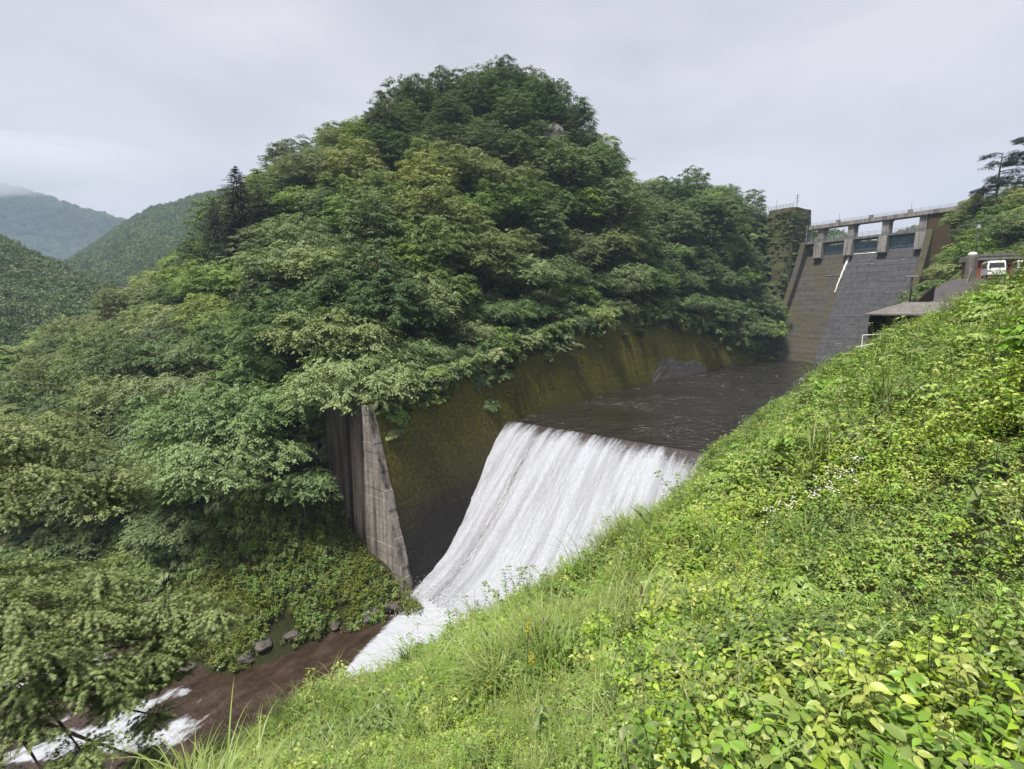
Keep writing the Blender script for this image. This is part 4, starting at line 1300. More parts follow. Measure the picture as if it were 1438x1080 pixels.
def ridge_forest(name, label, G, n_, scl, seed):
    r_ = np.random.default_rng(seed)
    a, b = G.shape[0] - 1, G.shape[1] - 1
    area = np.linalg.norm(np.cross(G[1:, :-1] - G[:-1, :-1], G[:-1, 1:] - G[:-1, :-1]), axis=2).ravel()
    pick = r_.choice(len(area), n_, p=area / area.sum())
    i, j = pick // b, pick % b
    fu, fv = r_.random((n_, 1)), r_.random((n_, 1))
    pts_ = (G[i, j] * (1 - fu) + G[i + 1, j] * fu) * (1 - fv) + (G[i, j + 1] * (1 - fu) + G[i + 1, j + 1] * fu) * fv
    scatter(name, label, 'forest', pts_, np.c_[np.zeros((n_, 2)), r_.uniform(0, 6.28, n_)], scl * (.4 + 1.3 * r_.random(n_) ** 1.6), r_.integers(0, 4, n_), far_protos)
    return pts_

G = ridge('left_ridge', [(-220, 250), (-60, 315), (0, 346), (60, 374), (110, 394), (170, 425), (230, 465), (300, 520)], 235, 125, 575, rough=3)
ridge_forest('ridge_forest', 'sunlit green forest on the near ridge at the far left edge', G, 6500, 0.72, 1)
G = ridge('mountain', [(-40, 440), (60, 392), (90, 376), (130, 354), (170, 326), (215, 298), (270, 281), (310, 272), (350, 268), (390, 283), (430, 300), (520, 330)], 620, 330, 430, rough=9)
ridge_forest('mountain_forest', 'blue green forest covering the middle mountain behind the tall conifer', G, 17000, 0.95, 2)
G = ridge('back_ridge', [(1080, 345), (1140, 338), (1165, 332), (1200, 346), (1240, 349), (1262, 338), (1290, 326), (1330, 322), (1400, 330)], 430, 300, 395, rough=4)
ridge_forest('back_ridge_forest', 'dark wooded ridge seen through the gate openings of the dam', G, 2200, 1.0, 3)
G = ridge('far_mountain', [(-420, 200), (-200, 225), (-60, 252), (40, 272), (120, 296), (180, 316), (240, 350), (330, 385)], 1900, 1330, 420, rough=26)
ridge_forest('far_mountain_forest', 'dark forested far mountain vanishing into low cloud at the left', G, 9000, 2.6, 4)

# ------------------------------------------------------------------ wooded right abutment
right_special = [(1345, 372, 96, 'dome1'), (1390, 335, 100, 'dome2'), (1430, 330, 96, 'dome1'), (1360, 325, 112, 'dome2'), (1410, 300, 112, 'dome1'),
                 (1438, 296, 106, 'dome4'), (1350, 345, 104, 'wide1'), (1375, 355, 94, 'dome4'), (1415, 350, 88, 'dome2'), (1445, 350, 86, 'dome1'), (1335, 392, 92, 'wide1'),
                 (1395, 275, 124, 'dome2'), (1430, 268, 122, 'dome1'), (1465, 300, 100, 'dome2'), (1372, 300, 116, 'dome1'), (1470, 340, 92, 'wide1'), (1348, 308, 119, 'dome1'), (1362, 370, 90, 'dome1'), (1400, 318, 104, 'tall2')]
RL = ['just left above the gate post', 'behind the slim lamp post', 'above the brick roof at the right', 'beside the rust brown wing wall', 'halfway up the right bank',
      'at the right edge below the pines', 'at the foot of the wing wall', 'right behind the gate post', 'directly behind the brick building', 'behind the brick building at the picture edge',
      'below the wing wall beside the bushes', 'below the left pine on the skyline', 'below the right pine on the skyline', 'cut by the right edge high on the bank',
      'under the parapet wall', 'cut by the right edge behind the building', 'at the end of the dam deck', 'left of the slim lamp post', 'in the middle of the right bank']
for k2, (u_, v_, t_, key) in enumerate(right_special):
    w = P(u_, v_, t_)
    z = float(bankf(w[0], w[1]))
    w[2] = min(z, w[2]) - 0.5
    put_tree(key, tuple(w), r.uniform(.5, .66), r.uniform(0, 6.28), LOOK[key] + ' ' + RL[k2], 'trees on the right abutment')
def make_pine(seed, H):
    r_ = np.random.default_rng(seed)
    mb = MB()
    tp = [(0, 0, -.5), (.25, .1, H * .35), (-.1, .2, H * .7), (.2, 0, H)]
    mb.tube(tp, [.26, .2, .13, .04], 6)
    parts = []
    for i in range(13):
        k = r_.uniform(.35, 1.0); az = i * 2.4; L = H * .32 * (1.15 - .55 * k)
        b0 = np.array([.05, .1, H * k]); c = b0 + np.array([math.cos(az) * L, math.sin(az) * L, r_.uniform(-.1, .5)])
        mb.tube([b0, (b0 + c) / 2 + np.array([0, 0, .2]), c], [.09, .06, .02], 4, cap=False)
        for j in range(3):
            cc = b0 + (c - b0) * r_.uniform(.5, 1.05) + r_.normal(0, .2, 3)
            parts.append(spray_pad(r_, cc, r_.uniform(.8, 1.3), 12, 9, .42, az, droop=.1, thick=.14))
    V, F, T = gather(parts, T_NARROW)
    return np_mesh('crown', V, F, M['leaf_pine'], tone=T), mb.mesh('trunk', M['bark'], smooth=True)
TREES['pine1'] = make_pine(81, 9); TREES['pine2'] = make_pine(82, 11)
for u_, v_, t_, key, sc, lab in [(1402, 268, 112, 'pine1', .95, 'dark pine with flat tiers on the skyline above the right abutment'),
                                 (1440, 262, 110, 'pine2', .9, 'dark pine cut by the right edge of the picture on the skyline'),
                                 (1422, 264, 121, 'pine1', .6, 'small pine between two taller pines on the right skyline')]:
    w = P(u_, v_, t_)
    gz_ = float(bankf(w[0], w[1])) - .3
    put_tree(key, (w[0], w[1], gz_), sc * max(1.0, (w[2] + 9 - gz_) / 9.0), 1.1, lab, 'pines on the right skyline', 'pine_tree')
# clipped light green bushes beside the drive
cb = bush_mesh(90, 2.2, 1440, 0.22, M['weed_c'], flat=.5)
for k2, (u_, v_, t_, sc, lab) in enumerate([(1312, 398, 60, .95, 'light green layered bush beside the foot of the dam wall'), (1335, 394, 61, .85, 'light green bush at the bend of the drive'),
                                          (1296, 414, 57, .8, 'dark lower bush next to the street lamp'), (1337, 412, 54, .5, 'small bright shrub inside the bend of the drive'), (1422, 384, 50, .5, 'small shrub at the right side of the drive near the white cars')]):
    o = thing('bush', lab, 'bush', tuple(P(u_, v_ + 6, t_)), k2, 'bushes beside the drive')
    o.scale = (sc,) * 3
    link('foliage', cb, o)

# ------------------------------------------------------------------ drive, building, shed, cars, lamps on the right bank
def strip(name, centre, widths, mat, thick=0.0, uvs=None):
    c = np.array(centre); tg = np.gradient(c, axis=0); tg[:, 2] = 0; tg = unit(tg)
    sd_ = np.c_[tg[:, 1], -tg[:, 0], np.zeros(len(c))]
    wd = np.array(widths)[:, None] / 2
    return c - sd_ * wd, c + sd_ * wd
road_c = [P(1262, 447, 43), P(1300, 437, 46), P(1345, 418, 49.5), P(1385, 394, 54.5), P(1412, 388.5, 57.5), P(1440, 387, 59), P(1470, 386, 60)]
n_ = 24
tt0 = np.linspace(0, len(road_c) - 1, n_)
rc_ = np.c_[[np.interp(tt0, range(len(road_c)), [p[i] for p in road_c]) for i in range(3)]].T
La, Ra = strip('road', rc_, np.interp(tt0, [0, 2, 4, 6], [4.5, 5.5, 9, 10]), M['asphalt'])
V = np.r_[La, Ra, La - [0, 0, 1.2], Ra - [0, 0, 1.2]]
F = []
for i in range(n_ - 1):
    F += [(i, n_ + i, n_ + i + 1, i + 1), (2 * n_ + i, i, i + 1, 2 * n_ + i + 1), (n_ + i, 3 * n_ + i, 3 * n_ + i + 1, n_ + i + 1)]
me = bpy.data.meshes.new('road'); me.from_pydata([tuple(v) for v in V], [], F); me.materials.append(M['asphalt'])
link('road', me, kind='structure')
# kerb wall curving along the drive's left side
kb = thing('kerb_wall', 'low curved concrete kerb wall along the left side of the drive', 'wall', tuple(La[6]))
mb = MB()
kp = [P(1338, 421, 50.5), P(1347, 414, 52.5), P(1354, 402, 54.5), P(1360, 388, 56.5), P(1363, 376, 58)]
for a_, b_ in zip(kp[:-1], kp[1:]):
    off_ = np.array([.25, .1, 0])
    mb.hexa([tuple(a_ - [0, 0, 1.2]), tuple(a_ + off_ - [0, 0, 1.2]), tuple(b_ + off_ - [0, 0, 1.2]), tuple(b_ - [0, 0, 1.2])],
            [tuple(a_), tuple(a_ + off_), tuple(b_ + off_), tuple(b_)])
child('kerb', mb.mesh('kerb', M['stone']), kb)

bl = P(1364, 392, 63); br = P(1452, 386, 60.5)
bd = (br - bl)[:2]; bl_len = float(np.linalg.norm(bd)); brot = math.atan2(bd[1], bd[0])
b = thing('brick_building', 'low red brick building with grey flat roof behind the white van', 'building', tuple(bl), brot)
link('wall', MB().box(0, bl_len, 0, 3.5, -1.5, 2.25).mesh('wall', M['brick']), b)
rf = link('roof', MB().box(-.35, bl_len + .3, -.45, 3.9, 2.25, 2.95).mesh('roof', M['roof_edge'], .04), b)
link('coping', MB().box(-.4, bl_len + .35, -.52, -.452, 2.72, 3.0).mesh('coping', M['roof']), rf)
for x in (2.6, 5.6):
    w_ = link('window', MB().box(x, x + .9, -.04, .02, .9, 1.7).mesh('window', M['glass']), b)
    link('frame', MB().box(x - .06, x + .96, -.07, -.041, .84, .9).box(x - .06, x + .96, -.07, -.041, 1.7, 1.76).mesh('frame', M['deck']), w_)
gp = thing('gate_post', 'grey stone gate post with pale round cap at the left end of brick building', 'gate post', tuple(P(1362.5, 384, 61)))
link('post', MB().box(-.42, .42, -.42, .42, -1.2, 2.0).mesh('post', M['stone'], .05), gp)
bm = bmesh.new(); bmesh.ops.create_uvsphere(bm, u_segments=12, v_segments=8, radius=.46)
for v_ in bm.verts: v_.co.z = v_.co.z * .7 + 2.25
me = bpy.data.meshes.new('cap'); bm.to_mesh(me); bm.free(); me.materials.append(M['white_metal']); link('cap', me, gp)

def kei_van(loc, rz, label):
    root = thing('parked_van', label, 'van', loc, rz, 'white vehicles by the brick building')
    # x to the right, front faces -y
    prof = [(-1.68, .32), (-1.7, .78), (-1.62, .98), (-1.22, 1.72), (-1.05, 1.86), (1.55, 1.86), (1.66, 1.6), (1.68, .32)]
    body = link('body', MB().prism(prof, -.74, .74).mesh('body', M['car_white'], .07), root)
    link('bumper', MB().box(-.72, .72, -1.78, -1.66, .30, .55).mesh('bumper', M['car_white'], .03), body)
    def sl(k, d): return (-1.62 + .40 * k - d, .98 + .74 * k)
    a_, b_ = sl(.12, .035), sl(.88, .035); c_, d_ = sl(.12, .0), sl(.88, .0)
    mb = MB().hexa([(-.64, a_[0], a_[1]), (.64, a_[0], a_[1]), (.64, c_[0] + .02, c_[1]), (-.64, c_[0] + .02, c_[1])],
                   [(-.60, b_[0], b_[1]), (.60, b_[0], b_[1]), (.60, d_[0] + .02, d_[1]), (-.60, d_[0] + .02, d_[1])])
    link('windscreen', mb.mesh('windscreen', M['glass']), root)
    for s_ in (-1, 1):
        link('headlight', MB().box(s_ * .56 - .13, s_ * .56 + .13, -1.735, -1.70, .68, .84).mesh('headlight', M['lamp_glass'], .02), root)
        link('mirror', MB().box(s_ * .85 - .08, s_ * .85 + .08, -1.25, -1.15, 1.02, 1.2).mesh('mirror', M['dark_metal'], .02), root)
        link('side_window', MB().box(s_ * .745 - .012, s_ * .745 + .012, -.95, 1.35, 1.12, 1.62).mesh('side_window', M['glass']), root)
        for yy in (-1.05, 1.1):
            m_ = MB().tube([(s_ * .60, yy, .28), (s_ * .73, yy, .28)], .28, 14)
            wh = link('wheel', m_.mesh('wheel', M['rubber']), root)
            link('rim', MB().tube([(s_ * .725, yy, .28), (s_ * .745, yy, .28)], .16, 10).mesh('rim', M['rail']), wh)
    link('number_plate', MB().box(-.17, .17, -1.79, -1.781, .36, .48).mesh('number_plate', M['white_metal']), root)
    return root
kei_van(tuple(P(1393, 391.0, 55.8)), math.radians(-33), 'white boxy van parked facing the camera before the red brick building')
kei_van(tuple(P(1436, 389.5, 57)), math.radians(-36), 'white van half cut off by the right edge of the picture')

def lamp(loc, h, label, arm=0.9, rz=0.0, head='flat'):
    root = thing('street_lamp', label, 'street lamp', loc, rz)
    link('pole', MB().tube([(0, 0, -.8), (0, 0, h * .6), (0, 0, h)], [.085, .07, .055], 8).mesh('pole', M['dark_metal'], smooth=True), root)
    if head == 'flat':
        hd = link('lamp_head', MB().box(-arm * .55, arm * .45, -.2, .2, h, h + .12).mesh('lamp_head', M['rail'], .03), root)
        link('lens', MB().box(-arm * .45, arm * .3, -.15, .15, h - .02, h - .001).mesh('lens', M['lamp_glass']), hd)
    else:
        link('lamp_head', MB().tube([(0, 0, h), (0, 0, h + .15), (0, 0, h + .5), (0, 0, h + .6)], [.1, .24, .2, .05], 8).mesh('lamp_head', M['rail']), root)
    return root
lamp(tuple(P(1277, 428, 47)), 2.55, 'street lamp with flat pale head on dark pole in front of the dam face', 1.0)
lamp(tuple(P(1367, 378, 64)), 4.9, 'slim lamp post rising above the roof at the left end of the brick building', .5, 0, 'round')

# open shed with a hipped grey roof
sl_ = P(1240, 441, 41)
shed = thing('shed', 'open shed with low grey pitched roof on the bank below the drive', 'shed', tuple(sl_ - np.array([0, 0, 2.3])), math.radians(-14))
zr_ = 2.3
V = [(0, 0, zr_), (7.2, -.6, zr_), (7.2, 4.2, zr_), (0.2, 4.2, zr_), (2.4, 2.0, zr_ + 1.0), (7.0, 1.9, zr_ + 1.0)]
V += [(x, y, z - .12) for x, y, z in V[:4]]
me = bpy.data.meshes.new('roof'); me.from_pydata(V, [], [(0, 1, 5, 4), (1, 2, 5), (2, 3, 4, 5), (3, 0, 4), (0, 6, 7, 1), (1, 7, 8, 2), (2, 8, 9, 3), (3, 9, 6, 0), (9, 8, 7, 6)])
me.materials.append(M['roof']); rf = link('roof', me, shed)
link('fascia', MB().box(.05, 7.15, -.62, -.601, zr_ - .3, zr_ - .02).mesh('fascia', M['timber']), rf) if False else None
for (x, y) in ((.6, .5), (3.2, .3), (5.9, .1), (.7, 3.7), (6.6, 3.7)):
    link('post', MB().box(x - .08, x + .08, y - .08, y + .08, -.6, zr_ - .05).mesh('post', M['timber']), shed)
link('back_wall', MB().box(.6, 6.8, 3.8, 3.95, -.6, zr_ - .125).mesh('back_wall', M['timber']), shed)
link('stored_crate', MB().box(3.4, 5.2, 1.6, 2.6, -.6, .9).mesh('stored_crate', M['roof'], .03), shed)
# white pipe rail in the weeds in front
pr_ = thing('pipe_rail', 'white pipe rail half hidden in weeds in front of the shed', 'railing', tuple(P(1213, 476, 37)))
a_, b_ = P(1212, 466, 37), P(1288, 462, 37)
c_, d_ = P(1205, 482, 35), P(1228, 478, 36)
child('rail', MB().tube([a_ - [0, 0, .25], b_ - [0, 0, .25]], .04, 6).mesh('rail', M['white_metal']), pr_)
child('rail', MB().tube([c_ - [0, 0, .25], d_ - [0, 0, .25]], .04, 6).mesh('rail', M['white_metal']), pr_)
for k2 in range(4):
    x_ = a_ + (b_ - a_) * k2 / 3
    child('post', MB().tube([x_ - [0, 0, 1.4], x_ - [0, 0, .25]], .035, 6).mesh('post', M['white_metal']), pr_)
# sloping stair rail wall by the shed
a_, b_ = P(1283, 428, 43), P(1312, 402, 47)
sw = thing('stair_wall', 'pale sloping stair wall rising from the shed roof towards the drive', 'wall', tuple(a_ - [0, 0, 1.5]))
off_ = np.array([.3, .25, 0])
child('wall_body', MB().hexa([tuple(a_ - [0, 0, 2]), tuple(a_ + off_ - [0, 0, 2]), tuple(b_ + off_ - [0, 0, 2.5]), tuple(b_ - [0, 0, 2.5])], [tuple(a_), tuple(a_ + off_), tuple(b_ + off_), tuple(b_)]).mesh('wall_body', M['timber']), sw)
child('coping', MB().hexa([tuple(a_ - [.06, .05, -.01]), tuple(a_ + off_ * 1.2 + [0, 0, .01]), tuple(b_ + off_ * 1.2 + [0, 0, .01]), tuple(b_ - [.06, .05, -.01])],
      [tuple(a_ + [-.06, -.05, .12]), tuple(a_ + off_ * 1.2 + [0, 0, .12]), tuple(b_ + off_ * 1.2 + [0, 0, .12]), tuple(b_ + [-.06, -.05, .12])]).mesh('coping', M['stone']), sw)

# ------------------------------------------------------------------ weeds of the near slope
def weed_herb(seed, H, pairs, leaf, mat, stems=3, spread=.12, tmpl=T_OVATE, tilt=.3):
    """upright herb: stems with opposite leaf pairs and a tip rosette"""
    r_ = np.random.default_rng(seed); parts = []; mb = MB()
    for s_ in range(stems):
        az = r_.uniform(0, 6.28); lean = r_.uniform(.05, .45)
        b0 = np.array([r_.normal(0, spread), r_.normal(0, spread), 0]); h = H * r_.uniform(.65, 1.1)
        tip = b0 + np.array([math.cos(az) * lean * h, math.sin(az) * lean * h, h])
        mb.tube([b0 - [0, 0, .1], (b0 + tip) / 2 + [0, 0, .03], tip], [.005, .004, .002], 3, cap=False)
        for i in range(pairs):
            k = .25 + .75 * (i + .5) / pairs
            c = b0 + (tip - b0) * k; a0 = r_.uniform(0, 6.28) if i == 0 else a0 + 1.57 + r_.normal(0, .2)
            nl = 2 if i < pairs - 1 else 4
            for j in range(nl):
                a = a0 + j * 6.283 / nl + r_.normal(0, .15)
                d = np.array([math.cos(a), math.sin(a), r_.uniform(-.5, .35)])
                L = leaf * r_.uniform(.7, 1.25) * (1 - .35 * abs(k - .55))
                parts.append((c[None] + d[None] * .012, d[None], (np.array([0, 0, 1]) + r_.normal(0, tilt, 3))[None], np.array([L]), np.array([np.clip(r_.normal(.35 + .3 * k, .18), 0, 1)])))
    V, F, T = gather(parts, tmpl)
    return join_stem(V, F, T, mb, mat)
def join_stem(V, F, T, mb, mat):
    n_ = len(V)
    Fl = [tuple(f) for f in F] + [tuple(i + n_ for i in f) for f in mb.f]
    VV = np.r_[V, np.array(mb.v)] if mb.v else V
    me = np_mesh('weed', VV, Fl, mat, tone=np.r_[T, np.full(len(mb.v), .35)], extra_mats=(M['stem'],), smooth=True)
    mi = np.zeros(len(me.polygons), np.int32); mi[len(F):] = 1
    me.polygons.foreach_set('material_index', mi)
    return me
def weed_tri(seed, R, nleaf, leaf, mat):
    """low trefoil cover"""
    r_ = np.random.default_rng(seed); parts = []
    for i in range(nleaf):
        c = np.array([r_.normal(0, R * .5), r_.normal(0, R * .5), r_.uniform(.05, .34)]); a0 = r_.uniform(0, 6.28)
        up = np.array([0, 0, 1]) + r_.normal(0, .3, 3)
        for j in (-1.25, 0, 1.25):
            a = a0 + j
            d = np.array([math.cos(a), math.sin(a), r_.uniform(-.35, .1)])
            parts.append((c[None] + d[None] * .01, d[None], up[None], np.array([leaf * r_.uniform(.75, 1.2)]), np.array([np.clip(r_.normal(.5, .2), 0, 1)])))
    V, F, T = gather(parts, T_OVATE)
    return np_mesh('weed', V, F, mat, tone=T, smooth=True)
def blades(seed, n_, H, width, mat, curl=1.0, spread=.06, seg=5):
    r_ = np.random.default_rng(seed); V = []; F = []; T = []
    for i in range(n_):
        az = r_.uniform(0, 6.28); L = H * r_.uniform(.55, 1.15); out = L * r_.uniform(.25, .75) * curl
        b0 = np.array([r_.normal(0, spread), r_.normal(0, spread), 0]); d = np.array([math.cos(az), math.sin(az), 0]); sd_ = np.array([-d[1], d[0], 0])
        tn = np.clip(r_.normal(.5, .2), 0, 1); base = len(V)
        for k in range(seg + 1):
            f = k / seg
            c = b0 + d * out * f ** 1.7 + np.array([0, 0, 1]) * (L * (f - .42 * curl * f ** 3))
            w = width * (1 - f ** 2.2) * .5 + .0006
            V += [c - sd_ * w, c + sd_ * w]; T += [tn, tn]
        for k in range(seg):
            F.append((base + 2 * k, base + 2 * k + 1, base + 2 * k + 3, base + 2 * k + 2))
    return np_mesh('grass', np.array(V), np.array(F), mat, tone=np.array(T))
def fine_herb(seed, H, mat, nl=60, leaf=.035):
    r_ = np.random.default_rng(seed); parts = []
    for s_ in range(4):
        az = r_.uniform(0, 6.28); tip = np.array([math.cos(az) * H * .3, math.sin(az) * H * .3, H * r_.uniform(.7, 1.1)])
        m = nl // 4; k = r_.uniform(.2, 1, m)
        pos = tip[None] * k[:, None] + r_.normal(0, .012, (m, 3))
        a = r_.uniform(0, 6.28, m); d = np.c_[np.cos(a), np.sin(a), r_.uniform(-.2, .6, m)]
        parts.append((pos, d, np.c_[r_.normal(0, .4, (m, 2)), np.ones(m)], leaf * r_.uniform(.6, 1.3, m), np.clip(r_.normal(.5, .2, m), 0, 1)))
    V, F, T = gather(parts, T_OVATE if leaf > .05 else T_DIAMOND)
    return np_mesh('weed', V, F, mat, tone=T, smooth=True)

wp = [weed_herb(100, .42, 4, .085, M['weed_a']), weed_herb(101, .50, 5, .075, M['weed_b']), weed_herb(102, .36, 4, .10, M['weed_a'], 2),
      weed_herb(103, .46, 5, .065, M['weed_c']), weed_tri(104, .28, 15, .065, M['weed_b']), weed_tri(105, .28, 16, .055, M['weed_a']), weed_tri(106, .3, 14, .07, M['weed_c']),
      fine_herb(107, .45, M['weed_a'], 70, .05), fine_herb(108, .5, M['weed_b'], 80, .045), blades(109, 16, .55, .012, M['grass']), blades(110, 14, .7, .014, M['grass'], 1.2),
      weed_herb(111, .95, 9, .085, M['weed_c'], 2, .08), weed_herb(112, .85, 8, .075, M['weed_a'], 3, .1), bush_mesh(113, .55, 720, .085, M['weed_a'], T_OVATE), bush_mesh(114, .5, 720, .075, M['weed_c'], T_OVATE), blades(115, 30, 1.15, .016, M['grass'], 1.1, .07, 7)]
r = np.random.default_rng(33)
allp, alls, alli = [], [], []
def bank_scatter(n_, x0, x1, y0, y1, dmin, dmax, smin, smax, weights, clump=0.0):
    x = r.uniform(x0, x1, n_); y = r.uniform(y0, y1, n_)
    d = np.hypot(x, y)
    m = (d >= dmin) & (d < dmax)
    x, y = x[m], y[m]
    z = bankf(x, y)
    u_, v_, t_ = project(np.c_[x, y, z])
    s_, p_ = to_sp(x, y)
    dd = side_of(RW, x, y)
    ok = (t_ > .6) & (u_ > -250) & (u_ < 1560) & (v_ < 1350) & (dd > -0.1) & (z > -13)
    ok &= ~((z > 9) & (side_of(np.array(road_c)[:, :2], x, y) > -99) & (x > 27) & (np.abs(side_of(np.array(road_c)[:, :2], x, y)) < 3.2))
    x, y, z = x[ok], y[ok], z[ok]
    nn_ = len(x)
    reg = vnoise(x / 1.6 + 31, y / 1.6 + 7)
    w = np.array(weights, float); w /= w.sum()
    idx = r.choice(len(w), nn_, p=w)
    # drifts of one kind
    alt = r.choice(len(w), 64, p=w)
    cell = ((np.floor(x / 1.3 + vnoise(x, y) * 1.5) * 7 + np.floor(y / 1.3 + vnoise(y, x) * 1.5) * 13).astype(int)) % 64
    take = r.random(nn_) < 0.42
    idx = np.where(take, alt[cell], idx)
    gr = (r.random(nn_) < .40) & (x < y * .35 - .3) & (vnoise(x / 2.2 + 5, y / 2.2) > .35)
    idx = np.where(gr, r.choice([7, 8, 9, 10, 9, 10, 15], nn_), idx)
    allp.append(np.c_[x, y, z - .03]); alls.append(r.uniform(smin, smax, nn_) * (0.5 + .95 * reg)); alli.append(idx)
W1 = [3, 3, 3, 2, 3, 3, 2, 1.6, 1.6, 1.3, 1.1, .15, .2, .10, .10, .12]
W2 = [3, 3, 2, 2, 2, 2, 1, 2.5, 2.5, 2.2, 1.6, .5, .5, .7, .6, .35]
bank_scatter(16000, -4, 9, 0.2, 9, 1.0, 5.5, .42, .74, W1)
bank_scatter(24000, -12, 16, 0, 15, 5.5, 12, .72, 1.3, W1)
bank_scatter(26000, -22, 30, 2, 30, 12, 25, 1.0, 1.7, W2)
bank_scatter(30000, -30, 42, 5, 56, 25, 56, 1.2, 2.1, W2)
PTS, SC, ID = np.concatenate(allp), np.concatenate(alls), np.concatenate(alli)
nn_ = len(PTS)
print('weeds', nn_)
scatter('weed_cover', 'dense bright green weeds covering the whole near slope on the right', 'weeds', PTS,
        np.c_[r.normal(0, .18, nn_) + .12, r.normal(0, .18, nn_) - .12, r.uniform(0, 6.28, nn_)], SC, ID, wp)

# weeds on the shelf by the shed and the abutment floor
x = r.uniform(38, 118, 9000); y = r.uniform(40, 150, 9000); z = bankf(x, y) 
u_, v_, t_ = project(np.c_[x, y, z])
ok = (u_ > 1150) & (u_ < 1500) & (side_of(RW, x, y) > 1.5) & (np.abs(side_of(np.array(road_c)[:, :2], x, y)) > 4.5) & (v_ > 250)
ok &= ~((x + .66 * y > 180) & (y - 1.52 * x > -45))
pp3 = np.c_[x, y, z][ok][:5000]; n3 = len(pp3)
scatter('abutment_scrub', 'green scrub covering the bank between the drive and the dam', 'scrub', pp3, np.c_[np.zeros((n3, 2)), r.uniform(0, 6.28, n3)],
        r.uniform(.3, .75, n3), r.integers(0, 3, n3), bushes)

# grassy bank left of the streaked wall
x = r.uniform(-45, -8, 16000); y = r.uniform(30, 58, 16000); z = hillf(x, y)
u_, v_, t_ = project(np.c_[x, y, z]); s_, p_ = to_sp(x, y)
ok = (z > -14.2) & (v_ > 690) & (u_ > 150) & (u_ < 620) & ~((p_ > -1.9) & (s_ < 22.3)) & ~((p_ > -9.3) & (s_ < 22)) & (fbm(x / 2.2, y / 2.2) + (z + 14) * .16 > r.uniform(-.25, .25, len(x)))
pp3 = np.c_[x, y, z][ok]; n3 = len(pp3)
bw = [weed_tri(120, .3, 15, .085, M['bank']), fine_herb(121, .5, M['bank'], 80, .07), weed_herb(122, .4, 4, .11, M['bank']), blades(123, 16, .5, .02, M['bank']), weed_herb(124, .5, 5, .10, M['weed_c']), fine_herb(125, .6, M['leaf_a'], 80, .08)]
scatter('bank_weeds', 'olive green weeds on the bank below the streaked end of the wall', 'weeds', pp3, np.c_[r.normal(0, .2, (n3, 2)), r.uniform(0, 6.28, n3)],
        r.uniform(.8, 2.4, n3), np.where(vnoise(pp3[:, 0] / 2.5, pp3[:, 1] / 2.5) > .5, r.integers(0, 4, n3), r.integers(2, 6, n3)), bw)

# small plants rooted in the mossy wall and on the overgrown abutment, moss cap at the right end of the weir
wq = r.integers(5, 190, 110); zz = r.uniform(0.1, 0.95, 110)
wpts = np.c_[pts[wq] + nr[wq] * (-0.30 * (ztop[wq] * zz))[:, None], ztop[wq] * zz]
scatter('wall_plants', 'small green plants rooted in the joints of the mossy wall', 'plants', wpts, np.c_[np.zeros((110, 2)), r.uniform(0, 6.28, 110)], r.uniform(.8, 2.2, 110), r.integers(0, 4, 110), bw)
AV = np.array([v for v in V], float) if False else None
av = r.uniform(-15.2, -4.0, 900); ay = r.uniform(-3.4, 6, 900); az_ = r.uniform(20, 46, 900)
fr = np.c_[av, -3.2 - 6.5 * (1 - (az_ + 1) / 48.2), az_]
m_ = r.random(900) < .45
fr[m_, 0] = -4.4 + 2.2 * (1 - (az_[m_] + 1) / 48.2); fr[m_, 1] = ay[m_]
ca, sa = math.cos(drot), math.sin(drot)
fr = np.c_[DO[0] + fr[:, 0] * ca - fr[:, 1] * sa, DO[1] + fr[:, 0] * sa + fr[:, 1] * ca, fr[:, 2]]
fr = fr[:430]
scatter('ivy', 'patchy green creepers hanging over the stone abutment left of the dam', 'creepers', fr, np.c_[np.zeros((430, 2)), r.uniform(0, 6.28, 430)], r.uniform(.2, .55, 430), r.integers(0, 3, 430), bushes)
xx = r.uniform(-2, 7, 700); mp = np.array([sp(a, 26.1 + b, -.2 - a * .13 + c) for a, b, c in zip(xx, r.uniform(-.1, .9, 700), r.uniform(-1.0, .9, 700))])
scatter('moss_cap', 'bright moss and creepers over the wall end beside the weir lip', 'moss', mp, r.uniform(0, 6.28, (700, 3)), r.uniform(.8, 1.7, 700), r.integers(4, 7, 700), wp)

# ------------------------------------------------------------------ single plants that stand out
def bank_at(u, v, t0):
    return on_ground(u, v, t0, bankf)
def plant_root(name, label, cat, loc, group=None): return thing(name, label, cat, tuple(loc), random.uniform(0, 6.28), group)
tufts = [(1005, 800, 9, 1.5, 'arching tuft of long pale grass on the slope right of the chute'), (1130, 770, 6, .8, 'grass tuft with thin arching blades in the middle of the weedy slope'),
         (1150, 660, 12, 1.5, 'tall narrow grass tuft high on the slope in front of the pool'), (930, 735, 30, 1.6, 'grass tuft on the brink beside the lower right of the waterfall'),
         (1200, 610, 11, .9, 'grass tuft on the upper slope right of the white flowers'), (860, 960, 5, .55, 'low grass tuft in the foreground below the waterfall'),
         (640, 1010, 7, .7, 'grass tuft near the bottom edge left of the yellow flower'), (970, 870, 6.5, .9, 'dark grass tuft left of the red leaved weeds')]
for k2, (u_, v_, t_, sc, lab) in enumerate(tufts):
    o = plant_root('grass_tuft', lab, 'grass', bank_at(u_, v_, t_), 'long grass tufts on the slope')
    link('blades', blades(140 + k2, 34, 1.15, .016, M['grass'], 1.15, .07, 7), o); o.scale = (sc,) * 3
